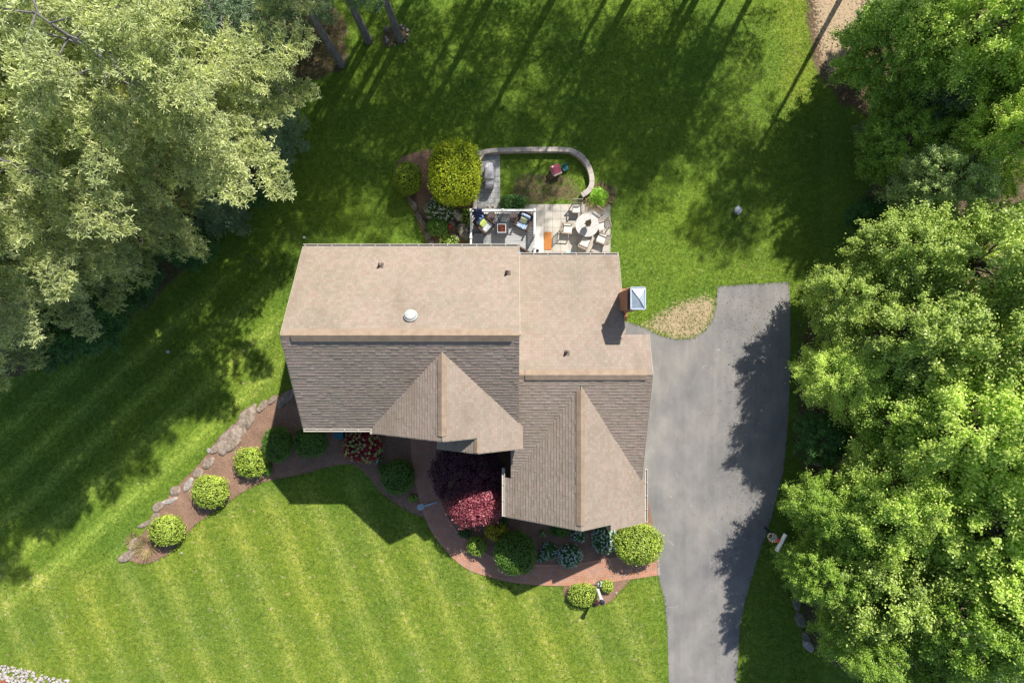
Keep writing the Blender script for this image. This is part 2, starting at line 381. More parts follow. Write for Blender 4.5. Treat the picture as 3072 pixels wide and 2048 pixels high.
M['leafc'] = leafmat('leaves_light', [(.095,.145,.022,1), (.180,.240,.045,1), (.31,.355,.11,1)], .32, .42, .5)
M['leafd'] = leafmat('leaves_dark', [(.022,.06,.014,1), (.038,.095,.02,1), (.06,.13,.03,1)], .25, .45, .5)
M['leafp'] = leafmat('leaves_pale', [(.13,.18,.05,1), (.20,.26,.09,1), (.29,.33,.15,1)], .3, .5, .4)
M['box'] = leafmat('boxwood_leaves', [(.035,.085,.010,1), (.065,.135,.016,1), (.10,.18,.03,1)], .2, .45, .45, gain=1.9)
M['boxlight'] = leafmat('light_boxwood_leaves', [(.12,.17,.02,1), (.20,.26,.035,1), (.30,.35,.075,1)], .25, .5, .4)
M['gold'] = leafmat('golden_cypress', [(.10,.15,.006,1), (.19,.235,.010,1), (.30,.32,.018,1)], .25, .55, .3, gain=1.9)
M['goldgreen'] = leafmat('green_cypress', [(.06,.11,.008,1), (.11,.17,.012,1), (.18,.22,.02,1)], .25, .55, .3, gain=1.9)
M['purple'] = leafmat('purple_leaves', [(.045,.014,.030,1), (.09,.025,.045,1), (.16,.05,.075,1)], .25, .4, .5, gain=1.0)
M['rose'] = leafmat('rose_leaves', [(.17,.025,.05,1), (.42,.08,.125,1), (.66,.24,.29,1)], .35, .4, .5, gain=1.0)
M['crimson'] = leafmat('crimson_leaves', [(.10,.01,.014,1), (.22,.015,.03,1), (.36,.03,.05,1)], .25, .45, .4, gain=1.9)
M['yellow'] = leafmat('yellow_leaves', [(.30,.27,.01,1), (.45,.40,.02,1), (.55,.50,.05,1)], .3, .5, .3, gain=1.1)
M['petal'] = leafmat('white_petals', [(.55,.57,.56,1), (.68,.68,.66,1), (.78,.78,.78,1)], .2, .6, .2, gain=1.0)
M['petalblue'] = leafmat('pale_blue_petals', [(.42,.52,.55,1), (.55,.64,.66,1), (.68,.74,.75,1)], .2, .6, .2, gain=1.0)
M['straw'] = leafmat('straw_blades', [(.30,.22,.10,1), (.44,.35,.18,1), (.55,.46,.28,1)], .25, .7, .2, gain=1.0)
M['hosta'] = leafmat('hosta_leaves', [(.09,.20,.012,1), (.16,.30,.02,1), (.28,.42,.05,1)], .3, .4, .4)
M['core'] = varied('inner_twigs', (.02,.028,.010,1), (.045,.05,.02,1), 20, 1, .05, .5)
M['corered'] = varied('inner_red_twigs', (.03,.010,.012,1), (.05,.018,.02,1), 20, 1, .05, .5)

# ------------------------------------------------------------------ the ground
def inpoly(X, Y, poly):
    r = np.zeros(X.shape, bool); n = len(poly); j = n-1
    for i in range(n):
        xi, yi = poly[i][0], poly[i][1]; xj, yj = poly[j][0], poly[j][1]
        c = ((yi > Y) != (yj > Y)) & (X < (xj-xi)*(Y-yi)/((yj-yi) if abs(yj-yi) > 1e-9 else 1e-9)+xi)
        r ^= c; j = i
    return r
def fp(pts): return [tuple(fv(u, v))[:2] for u, v in pts]
def blur(A, n):
    for _ in range(n):
        A = (A+np.roll(A,1,0)+np.roll(A,-1,0)+np.roll(A,1,1)+np.roll(A,-1,1))/5
    return A
def build_ground():
    st = .22
    gx = np.concatenate([[-220,-120,-70,-45], np.arange(-34, 34.01, st), [45,70,120,220]])
    gy = np.concatenate([[-220,-120,-60,-35], np.arange(-23, 23.01, st), [35,60,120,220]])
    X, Y = np.meshgrid(gx, gy); nx, ny = len(gx), len(gy)
    V = np.stack([X.ravel(), Y.ravel(), np.zeros(X.size)], 1)
    idx = np.arange(nx*ny).reshape(ny, nx)
    Fc = np.stack([idx[:-1,:-1].ravel(), idx[:-1,1:].ravel(), idx[1:,1:].ravel(), idx[1:,:-1].ravel()], 1)
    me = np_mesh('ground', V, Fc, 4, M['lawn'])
    def att(name, polys, nb=4, val=1.0, extra=None):
        A = np.zeros(X.shape)
        for p in polys:
            v = val
            if isinstance(p, tuple): p, v = p
            A = np.maximum(A, inpoly(X, Y, fp(p))*v)
        if extra is not None: A = np.maximum(A, extra)
        A = blur(A, nb)
        a = me.attributes.new(name, 'FLOAT', 'POINT'); a.data.foreach_set('value', A.ravel().astype(np.float32))
    outer = ((np.abs(X) > 30)*1.0)
    att('soil', [([(1880,-60),(1862,60),(1875,170),(1925,225),(1985,260),(1995,420),(1960,620),(1860,660),(1850,800),(1825,1020),(1850,1100),(1830,1300),(1850,1480),(1960,1560),(2400,1600),(2400,-60)], .9),
                 ([(1850,-60),(1862,120),(1930,240),(2050,260),(2050,-60)], 1.0),
                 ([(-60,-60),(720,-60),(800,60),(790,160),(640,215),(560,300),(610,420),(590,470),(450,600),(300,740),(60,860),(-60,900)], .85),
                 ([(870,60),(950,60),(945,108),(880,112)], .85),
                 ([(735,110),(800,110),(795,165),(740,165)], .9),
                 ([(620,185),(660,185),(665,235),(625,235)], .8),
                 ([(1180,390),(1300,385),(1345,440),(1330,472),(1240,472),(1180,470)], .62),
                 ([(1825,640),(1850,640),(1840,1000),(1815,1060)], .55),
                 ([(905,360),(1000,330),(1010,400),(930,480)], .7),
                 ([(640,500),(690,480),(700,600),(600,640)], .35),
                 ([(1360,410),(1410,420),(1425,470),(1380,480)], .8)], 4, extra=outer)
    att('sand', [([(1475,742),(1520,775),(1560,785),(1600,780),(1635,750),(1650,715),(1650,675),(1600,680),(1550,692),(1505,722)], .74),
                 ([(1862,-60),(1872,60),(1882,150),(1930,205),(1985,170),(1985,-60)], .72),  # top-right soil strip: its sunlit brightness is painted in with the tan tone
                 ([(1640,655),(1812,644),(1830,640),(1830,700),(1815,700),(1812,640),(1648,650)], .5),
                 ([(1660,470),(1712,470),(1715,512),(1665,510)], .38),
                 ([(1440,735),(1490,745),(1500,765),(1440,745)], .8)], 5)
    att('dry', [([(-50,1290),(280,1290),(620,1110),(1000,1240),(1510,1330),(1530,1600),(-50,1600)], .75),
                ([(520,760),(660,760),(700,900),(600,920),(520,960)], .6),
                ([(1780,-50),(1870,-50),(1880,200),(1800,300)], .9),
                ([(1420,520),(1830,560),(1830,660),(1640,660),(1450,740)], .35),
                ([(620,900),(560,960),(300,1240),(280,1290),(300,1310),(600,1115)], .9)], 10)
    att('front', [[(-50,1330),(280,1300),(600,1120),(860,1100),(1000,1240),(1300,1350),(1510,1340),(1535,1620),(-50,1620)]], 8)
    att('side', [[(-50,900),(420,640),(640,620),(640,900),(280,1280),(-50,1420)]], 14)
    o = link('ground', me); tag(o, kind='structure'); return o
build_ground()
def sheet(name, pts, mat, z=.006, kind='structure'):
    mb = MB(); mb.prism(fp(pts), -.05, z); o = mb.build(name, mat); return tag(o, kind=kind)
def smooth_poly(pts, n=2):
    for _ in range(n):
        q = []
        for i in range(len(pts)):
            a, b = pts[i], pts[(i+1) % len(pts)]
            q += [(a[0]*.75+b[0]*.25, a[1]*.75+b[1]*.25), (a[0]*.25+b[0]*.75, a[1]*.25+b[1]*.75)]
        pts = q
    return pts
drive = [(1648,657),(1730,652),(1812,647),(1816,700),(1815,860),(1810,980),(1800,1080),(1772,1190),(1740,1285),(1713,1375),(1700,1440),(1692,1560),(1690,2400),
         (1560,2400),(1533,1450),(1526,1375),(1512,1325),(1510,1280),(1490,1230),(1440,1150),(1400,1000),(1400,760),(1440,738),(1480,752),(1520,772),(1556,779),(1592,776),(1620,758),(1637,732),(1645,700)]
sheet('driveway', drive, M['asphalt'], .012)
def rng_jit(poly, s=2.0, n=4):
    out = []
    for i in range(len(poly)):
        a, b = poly[i], poly[(i+1) % len(poly)]
        for k in range(n):
            t = k/n; out.append((a[0]*(1-t)+b[0]*t+random.uniform(-s, s), a[1]*(1-t)+b[1]*t+random.uniform(-s, s)))
    return out
bed1 = [(288,1285),(330,1297),(372,1283),(412,1248),(440,1212),(480,1182),(540,1140),(600,1106),(680,1092),(750,1072),(805,1062),(842,1085),(868,1125),(905,1155),(950,1180),(990,1196),(1000,1180),(980,1120),(990,980),(700,940),(690,885),(640,905),(585,935),(540,970),(500,1010),(460,1062),(420,1102),(385,1140),(360,1180),(335,1215),(305,1250)]
sheet('mulch_bed', rng_jit(smooth_poly(bed1, 1), 1.5, 2), M['mulch'], .02)
bed2 = [(985,1000),(1000,1100),(1010,1170),(1040,1230),(1090,1275),(1160,1298),(1290,1306),(1400,1292),(1480,1270),(1500,1200),(1480,1100),(1160,1000)]
sheet('mulch_bed', bed2, M['mulch'], .02)
bed3 = [(1296,1338),(1293,1358),(1302,1380),(1330,1392),(1365,1392),(1398,1384),(1425,1358),(1448,1330),(1470,1316)]
sheet('mulch_bed', rng_jit(smooth_poly(bed3, 1), 1.2, 2), M['mulch'], .02)
bed4 = [(905,372),(960,345),(1100,335),(1100,480),(1085,560),(990,580),(960,510),(935,450),(905,430)]
sheet('mulch_bed', rng_jit(smooth_poly(bed4, 1), 1.5, 2), M['mulch'], .02)

# brick path: strip with its own running coordinates
def strip(name, A, B, mat, z, sub=8, along=1.0, z0=-.05):
    def res(P, n):
        P = [Vector((*q, 0)) for q in fp(P)]; out = []
        m = len(P)-1
        for i in range(n+1):
            t = i/n*m; k = min(int(t), m-1); f = t-k
            p0, p1, p2, p3 = P[max(k-1,0)], P[k], P[k+1], P[min(k+2,m)]
            out.append(.5*((2*p1)+(-p0+p2)*f+(2*p0-5*p1+4*p2-p3)*f*f+(-p0+3*p1-3*p2+p3)*f**3))
        return out
    n = (len(A)-1)*sub; a, b = res(A, n), res(B, n)
    mb = MB(); u = 0
    for i in range(n):
        du = ((a[i+1]-a[i]).length+(b[i+1]-b[i]).length)/2
        w0, w1 = (a[i]-b[i]).length, (a[i+1]-b[i+1]).length
        q = [a[i], b[i], b[i+1], a[i+1]]
        top = [(p.x, p.y, z) for p in q]; bot = [(p.x, p.y, z0) for p in q]
        mb.add(top, [(0,1,2,3)], [[(u, 0), (u, w0), (u+du, w1), (u+du, 0)]])
        for e, (i0, i1) in enumerate(((0,3),(1,2))):
            mb.add([bot[i0], bot[i1], top[i1], top[i0]], [(0,1,2,3) if e == 0 else (3,2,1,0)], [[(u,0),(u+du,0),(u+du,.1),(u,.1)]])
        u += du
    for e in (0, n):
        mb.add([(a[e].x,a[e].y,z0),(b[e].x,b[e].y,z0),(b[e].x,b[e].y,z),(a[e].x,a[e].y,z)], [(0,1,2,3)], [[(0,0),(.4,0),(.4,.1),(0,.1)]])
    return mb.build(name, mat)
outer_ = [(943,985),(946,1050),(955,1110),(972,1175),(1000,1232),(1057,1294),(1116,1321),(1200,1339),(1300,1343),(1400,1335),(1511,1319)]
inner_ = [(1003,985),(1000,1050),(1006,1110),(1018,1165),(1045,1212),(1085,1250),(1140,1280),(1223,1295),(1320,1293),(1400,1281),(1508,1262)]
tag(strip('brick_path', outer_, inner_, M['brick'], .035), kind='structure')
def off(A, B, f): return [(a[0]*(1-f)+b[0]*f, a[1]*(1-f)+b[1]*f) for a, b in zip(A, B)]
M['soldier'] = m_pavers('brick_edging', (.52,.25,.155,1), (.45,.29,.23,1), .105, .9, 0, (.22,.15,.115,1), uvk='UV', ms=.008)
tag(strip('brick_path_edging', off(outer_, inner_, -.02), off(outer_, inner_, .17), M['soldier'], .041), kind='structure')
tag(strip('brick_path_edging', off(outer_, inner_, .87), off(outer_, inner_, 1.02), M['soldier'], .041), kind='structure')
# kerb strip of pale cobble where brick meets asphalt
mb = MB()
for i in range(7):
    p = fv(1509.5+i*.6, 1262+i*9, 0); mb.box((p.x, p.y, .03), (.12, .2, .05), random.uniform(-.08,.08))
tag(mb.build('kerb_strip', M['rock'], bevel=.01), kind='structure')
# patio and paver walk
def rect_src(x0, y0, x1, y1): return [(x0/1.3061, y0/1.3061), (x1/1.3061, y0/1.3061), (x1/1.3061, y1/1.3061), (x0/1.3061, y1/1.3061)]
sheet('patio', rect_src(1606, 613, 1831, 800), M['patio'], .025)
sheet('patio', rect_src(1560, 613, 1606, 645), M['patio'], .021)
sheet('paver_walk', rect_src(1433, 452, 1500, 700), M['paver2'], .025)

# ------------------------------------------------------------------ foliage builders
def quads(C, N, L, W, spin=None):
    """rhombic leaves at C with normals N"""
    n = len(C); N = N/np.linalg.norm(N, axis=1, keepdims=True)
    r = rng.normal(size=(n, 3)); T = np.cross(N, r); T /= np.linalg.norm(T, axis=1, keepdims=True)+1e-9
    B = np.cross(N, T)
    L = np.broadcast_to(L, (n,))[:, None]; W = np.broadcast_to(W, (n,))[:, None]
    V = np.stack([C-T*L/2, C+B*W/2+T*L*.05, C+T*L/2, C-B*W/2+T*L*.05], 1).reshape(-1, 3)
    return V, np.arange(4*n).reshape(n, 4)
def sph(n, up=0.0):
    d = rng.normal(size=(n, 3)); d[:, 2] += up; return d/np.linalg.norm(d, axis=1, keepdims=True)
def decid(R, Hc, hz, mat, leaf=.17, clump=.62, dens=1.0, bark='barkd', name='leafy_tree'):
    """broad-leaved tree: returns (trunk mesh, limbs mesh, crown mesh)"""
    area = 4*math.pi*((R*R+2*R*hz)/3)
    nc = int(area/(clump*clump*1.5)*1.1)
    D = sph(nc, .25); rr = rng.uniform(.55, 1.0, nc)**.7
    ph = rng.uniform(0, 6.28, 3)
    az = np.arctan2(D[:,1], D[:,0]); lump = 1+.13*np.sin(3*az+ph[0])+.10*np.sin(5*az+ph[1]+2*D[:,2])
    C = D*np.array([R, R, hz])*(rr*lump)[:, None]*.88; C[:, 2] += Hc
    C[:, 2] = np.maximum(C[:, 2], .5)
    cr = clump*rng.uniform(.45, 1.3, nc)
    nl = (235*dens*(cr/clump)**2*(clump/.62)**2*(.17/leaf)**2*.8).astype(int)
    ci = np.repeat(np.arange(nc), nl); n = len(ci)
    d = sph(n, .5); rad = rng.uniform(.35, 1.0, n)**.5
    # pull each clump along its twig direction so that its outline frays
    tw = (C[ci]-np.array([0,0,Hc*.8])); tw /= np.linalg.norm(tw, axis=1, keepdims=True)
    P = C[ci]+d*(cr[ci]*np.abs(rng.normal(size=n))*.48)[:, None]*np.array([1,1,.6])+tw*np.array([1,1,.5])*(rng.uniform(-.9,1.15,n)*cr[ci])[:, None]
    N = d*.35+tw*.15+np.array([.06,.12,.8])+rng.normal(size=(n,3))*.34
    V, Fq = quads(P, N, leaf*rng.uniform(.7,1.3,n), leaf*.62*rng.uniform(.7,1.3,n))
    crown = np_mesh(name+'_crown', V, Fq, 4, M[mat])
    tb = MB(); tr = .05+R*.045
    tb.tube([(0,0,-.1),(.04,.02,Hc*.35),(-.05,.05,Hc*.75),(0,0,Hc+hz*.3)], [tr*1.25, tr, tr*.75, tr*.35], 9)
    lb = MB()
    for i in rng.choice(nc, min(nc, 46), replace=False):
        e = Vector(C[i]); s0 = Vector((0,0,max(.5, e.z-.55*math.hypot(e.x, e.y))))
        mid = (s0+e)/2+Vector((random.uniform(-.2,.2), random.uniform(-.2,.2), .15))
        lb.tube([s0, mid, e+(e-mid)*.25], [tr*.38, tr*.24, .012], 5, False)
    return tb, lb, crown
def place_tree(protos, name, loc, rz, sc, label, cat, group=None, mat=None):
    root = empty(name, loc, rz, label, cat, group); root.scale = (sc[0], sc[0], sc[1])
    for nm, me, m_ in protos:
        o = link(nm, me, root)
    return root
def mbmesh(mb, name, mat):
    me = bpy.data.meshes.new(name); me.from_pydata(mb.v, [], mb.f); me.materials.append(mat)
    for p in me.polygons: p.use_smooth = True
    return me
def proto_decid(*a, **k):
    tb, lb, cr = decid(*a, **k)
    return [('trunk', mbmesh(tb, 'trunk', M['barkd']), None), ('limbs', mbmesh(lb, 'limbs', M['barkd']), None), ('crown', cr, None)]

def pine(Ht, R, z0, mat='needle', tuft=.27, dens=1.0, lean=(0,0), tr=.24, nneed=13, gap=0.0, pw=.62, tier=.75, drop=.10):
    """white pine: flat boughs in tiers that end in star-shaped tufts"""
    tb, lb = MB(), MB()
    def axis(z): f = z/Ht; return Vector((lean[0]*f, lean[1]*f, z))
    zs = [-.1, Ht*.03, Ht*.25, Ht*.5, Ht*.75, Ht*.97]
    tb.tube([axis(z) for z in zs], [tr*1.35, tr, tr*.85, tr*.62, tr*.38, .03], 10)
    T, A = [], []
    z = z0; k = 0
    while z < Ht-.25:
        f = (z-z0)/(Ht-z0)
        prof = (min(1, .62+f*1.6))*(1-f)**pw+.05
        nb = max(4, int(round(6.5-2.2*f)))
        for j in range(nb):
            if random.random() < gap: continue
            phi = k*1.1+j*2*math.pi/nb+random.uniform(-.3,.3)
            L = R*prof*random.uniform(.62, 1.12)
            zz = z+random.uniform(-.3,.3)
            d = Vector((math.cos(phi), math.sin(phi), 0)); side = Vector((-d.y, d.x, 0))
            b0 = axis(zz); rise = random.uniform(.02,.22)+.35*f
            def bp(t): return b0+d*(L*t)+Vector((0,0, rise*L*t*.6-drop*L*t*t))
            lb.tube([b0, bp(.5), bp(.97)], [tr*.22*(1-f*.6)+.012, .022, .008], 4, False)
            t = .22
            while t < 1.0:
                for s_ in (-1, 1):
                    if random.random() < .12: continue
                    l2 = (.42*L*(1-t)**.8+.28)*random.uniform(.7,1.15); o = bp(t)
                    dd = (d*.72+side*s_*random.uniform(.55,.95)).normalized()
                    m = max(2, int(l2/(.20/dens)))
                    for q in range(m):
                        u = (q+.6)/m
                        p = o+dd*(l2*u)+Vector((random.uniform(-.09,.09), random.uniform(-.09,.09), .10*u*l2+random.uniform(-.06,.10)))
                        T.append(p); A.append(dd*.45+Vector((0,0,.75)))
                    if l2 > .6: lb.bar(o, o+dd*l2*.9+Vector((0,0,.09*l2)), .014)
                t += .20/max(L, .6)*1.15/dens
            T.append(bp(1.0)); A.append(d*.7+Vector((0,0,.6)))
        z += tier*(.8+.4*(1-f))*random.uniform(.8,1.2); k += 1
    T.append(axis(Ht)); A.append(Vector((0,0,1)))
    T = np.array([tuple(v) for v in T]); A = np.array([tuple(v) for v in A]); n = len(T)
    ci = np.repeat(np.arange(n), nneed); m = len(ci)
    D = A[ci]*.5+sph(m)*.85; D /= np.linalg.norm(D, axis=1, keepdims=True)
    Ln = tuft*rng.uniform(.7,1.15,m)[:, None]
    Bs = np.cross(D, np.array([.25,.45,1.0])+rng.normal(size=(m,3))*.35); Bs /= np.linalg.norm(Bs, axis=1, keepdims=True)
    wd = .015
    base = T[ci]
    V = np.stack([base-Bs*wd*.5, base+Bs*wd*.5, base+D*Ln+Bs*wd, base+D*Ln-Bs*wd], 1).reshape(-1,3)
    crown = np_mesh('pine_crown', V, np.arange(4*m).reshape(m,4), 4, M[mat])
    return [('trunk', mbmesh(tb, 'trunk', M['bark']), None), ('limbs', mbmesh(lb, 'limbs', M['bark']), None), ('crown', crown, None)]

# ------------------------------------------------------------------ pines on the left and beyond the top edge
PB = pine(15, 6.1, 5.0, gap=.17, pw=.26, tuft=.20, tier=1.15, drop=.14, dens=1.28); PB2 = pine(15, 5.4, 4.6, gap=.2, pw=.34, tuft=.20, tier=1.1, drop=.14, dens=1.28); PT = pine(14, 2.7, 8.5, dens=.8, gap=.3); PS = pine(8, 2.9, .8, 'needleblue', tuft=.2, tr=.12)
PT2 = pine(13, 3.2, 6.5, 'needleblue', dens=.8, gap=.2)
PH = pine(19, 3.9, 10, dens=.85, nneed=9, gap=.42, tr=.16, pw=.38, tier=.95, tuft=.25)
PC = pine(20, 4.4, 7, dens=.85, nneed=9, gap=.55, pw=.36, tier=1.0, tuft=.25)
g = 'white pines in the grove'
def P_(px, py, proto, rz, sc, label, grp=g, name='pine_tree', cat='pine tree', h=0):
    p = at(px, py); return place_tree(proto, name, (p.x, p.y, 0), rz, sc, label, cat, grp)
P_(775,500, PB, .3, (1,1.25), 'tall pale green pine whose crown reaches closest to the house')
P_(595,690, PB2, 1.7, (.98,1.27), 'pale pine whose drooping bough tips hang over the dark green bush')
P_(600,330, PB2, 3.0, (1.0,1.12), 'pale pine of the upper left grove behind the one nearest the house')
P_(400,830, PB, 4.4, (.95,1.3), 'pine left of the drooping one, over the bare grey twigs')
P_(420,470, PB, 2.2, (1,1.0), 'pale pine in the middle of the grove')
P_(240,330, PB, .9, (1,1.1), 'pine at the upper left edge of the photo')
P_(215,700, PB, 5.2, (.9,1.2), 'pine at the left edge halfway down the grove')
P_(190,905, PB2, 2.6, (.95,1.15), 'lowest pine on the left edge, its tip over the shaded lawn')
P_(860,296, PT2, 1.1, (1,1), 'blue-green pine with a leaning dark trunk at the lawn edge')
P_(1024,192, PT, 2.0, (.95,1), 'pine with the grey trunk standing lowest of the three bare trunks')
P_(1105,122, PT, 4.1, (.95,1), 'pine with the middle one of the three bare grey trunks')
P_(1200,118, PT2, 5.5, (.9,1), 'pine whose trunk rises from a ring of stones')
P_(820,130, PS, .4, (.95,1), 'small blue-green pine above the leaning trunk')
P_(935,60, PS, 2.4, (.8,.9), 'small blue-green pine left of the bare trunks')
P_(840,425, PS, 5.0, (.95,.75), 'blue-green pine boughs reaching out past the pale crown over the lawn')
P_(730,70, PS, 4.4, (1.1,1.2), 'dark blue-green young pine at the top of the grove')
P_(560,120, PS, 3.4, (1.2,1.3), 'dark young pine between the two pale crowns')
P_(700,640, PS, 1.0, (.7,.55), 'short blue-green pine under the drooping bough tips')
g2 = 'tall pines past the top of the lawn'
for i, (px, py, rz, sx, sz) in enumerate([(1330,-190,.2,1.05,1.1),(1545,-140,1.3,.95,1.05),(1760,-190,2.2,.95,1),(1950,-120,3.1,.9,.95),(2190,-190,4.0,1,.78),(2390,-260,5.1,.85,1.0),(1640,-420,.8,1,1.05),(2070,-470,2.9,1,1.05),(1380,-430,4.2,1,1.1)]):
    P_(px, py, PC, rz, (sx*1.06, sz), 'tall pine beyond the top of the lawn that shades the grass', g2)
P_(2560,-75, PH, .7, (1,1), 'tall thin-trunked pine past the top right of the lawn', g2)
P_(2760,-160, PH, 2.7, (1,1), 'second thin-trunked pine past the top right corner', g2)
P_(2350,-330, PH, 3.9, (1.1,1.15), 'high-crowned pine set back past the top of the lawn', g2)
P_(2150,-170, PH, 5.9, (1.1,.8), 'high-crowned pine between the lawn pines', g2)

# ------------------------------------------------------------------ broad-leaved trees
DA = {k: proto_decid(3.3, 4.3, 3.2, k, leaf=l, clump=c, dens=d) for k, l, c, d in
      (('leafa', .115, .52, 1.0), ('leafb', .12, .48, .95), ('leafc', .135, .58, .95), ('leafd', .13, .55, 1.0), ('leafp', .10, .42, .8))}
DB = {k: proto_decid(3.3, 4.3, 3.2, k, leaf=l, clump=c, dens=d) for k, l, c, d in
      (('leafa', .11, .42, .95), ('leafb', .115, .55, .9), ('leafc', .13, .48, .95))}
right = [  # photo position of the crown middle (2352-wide view), its height, radius in view pixels, half height, kind, label
 (2075,110,4.6,135,3.4,'leafa','dark green tree beside the bare soil at the top right'),
 (2255,70,7,150,4,'leafb','yellow-green tree in the top right corner'),
 (2335,330,7,110,4,'leafb','yellow-green tree on the right edge below the corner one'),
 (2165,430,4.6,112,3,'leafp','pale sparse-leaved tree with visible twigs on the right side'),
 (2080,585,5.2,110,3.4,'leafc','light green tree under the pale sparse one'),
 (2265,600,7,145,4,'leafc','broad light green tree on the right edge below the pale one'),
 (1935,690,3.4,85,2.6,'leafc','light green tree whose tip reaches toward the driveway top'),
 (2110,770,6,135,4,'leafc','light green tree around the dark gap with bare limbs'),
 (2290,810,7,140,4,'leafc','light green tree at the right edge halfway down'),
 (1925,865,3.4,92,2.8,'leafb','small bright yellow-green tree leaning over the driveway edge'),
 (2070,960,5,115,3.5,'leafa','shaded mid green tree above the boulders'),
 (2225,990,7.5,165,4,'leafb','large yellow-green maple with open leaf clusters'),
 (1905,1170,3.4,92,2.9,'leafa','green tree below the boulders near the driveway'),
 (2045,1150,5.5,135,4,'leafb','yellow-green tree right of the boulders'),
 (2235,1200,7,165,4.2,'leafb','wide yellow-green tree in the lower right mass'),
 (1895,1310,3.3,92,2.8,'leafa','green tree over the stone edging, nearest the basketball hoop'),
 (2040,1350,5.2,135,3.8,'leafc','full light green tree in the middle of the lower right mass'),
 (2215,1410,7,150,4,'leafa','green tree on the right edge near the bottom'),
 (1975,1470,4.2,80,3,'leafa','green tree just above the lower lawn corner'),
 (2110,1520,5,95,3.4,'leafa','green tree at the bottom edge of the lower right mass'),
 (2330,1100,8,120,4,'leafb','yellow-green tree cut by the right edge'),
 (2330,1330,8,120,4,'leafa','green tree cut by the right edge in the lower part'),
 (2180,240,3,90,2.4,'leafc','green bush under the grey-green pine at the right'),
 (2070,320,3.4,100,3,'leafa','shaded tree over the brown soil edge at the upper right'),
 (2230,190,4.5,110,3.4,'leafa','mid green tree filling behind the grey-green pine'),
 (2345,200,6,100,4,'leafa','green tree cut by the right edge near the top'),
 (2240,330,4,100,3,'leafa','green tree between the grey-green pine and the right edge'),
 (2010,60,2.2,50,2,'leafd','low dark bush beside the sunlit soil strip'),
 (2000,500,1.6,50,1.5,'leafd','low dark bush at the edge of the shaded soil'),
 (1890,1010,1.6,60,1.5,'leafd','low dark bush just above the boulders'),
]
for i, (u, v, h, rp, hz, kd, lab) in enumerate(right):
    h += .7 if u < 1990 and v > 600 else 0; k = (1-h/H); r = rp*1.3061*k/S; p = fv(u, v, h)
    D = DB if (i % 2 and kd in DB) else DA
    place_tree(D[kd], 'leafy_tree', (p.x, p.y, 0), rng.uniform(0,6.28), (r/3.2, h/4.3), lab, 'tree', 'broad-leaved trees along the right side')
p = fv(2150,245,4); place_tree(PS, 'pine_tree', (p.x, p.y, 0), 1.3, (.85,.85), 'grey-green pine between the dark tree and the pale sparse one', 'pine tree', 'pines among the right side trees')
p = fv(2080,265,3); place_tree(PS, 'pine_tree', (p.x, p.y, 0), 3.3, (.65,.6), 'small grey-green pine at the edge of the shaded soil', 'pine tree', 'pines among the right side trees')
p = fv(2290,1545,4); place_tree(PS, 'pine_tree', (p.x, p.y, 0), 2.3, (.95,1), 'pale soft conifer in the bottom right corner', 'pine tree', 'pines among the right side trees')
p = fv(2140,1590,3); place_tree(PS, 'pine_tree', (p.x, p.y, 0), .3, (.8,.7), 'soft conifer at the bottom edge beside the corner one', 'pine tree', 'pines among the right side trees')
for (u, v, h, rp, lab) in [(430,560,1.5,60,'deep green bush under the drooping pine boughs'), (205,720,3,95,'dull green tree at the lower edge of the pine grove'), (120,770,2.6,75,'dull green tree under the lowest pine'), (585,445,1.2,32,'bright small bush beside the short blue-green pine'), (300,640,1.8,70,'dark green bush at the foot of the drooping pine')]:
    k = (1-h/H); r = rp*1.3061*k/S; p = fv(u, v, h)
    place_tree(DA['leafd'], 'leafy_tree', (p.x, p.y, 0), rng.uniform(0,6.28), (r/3.2, h/4.3*1.1), lab, 'tree', 'broad-leaved growth under the pines')

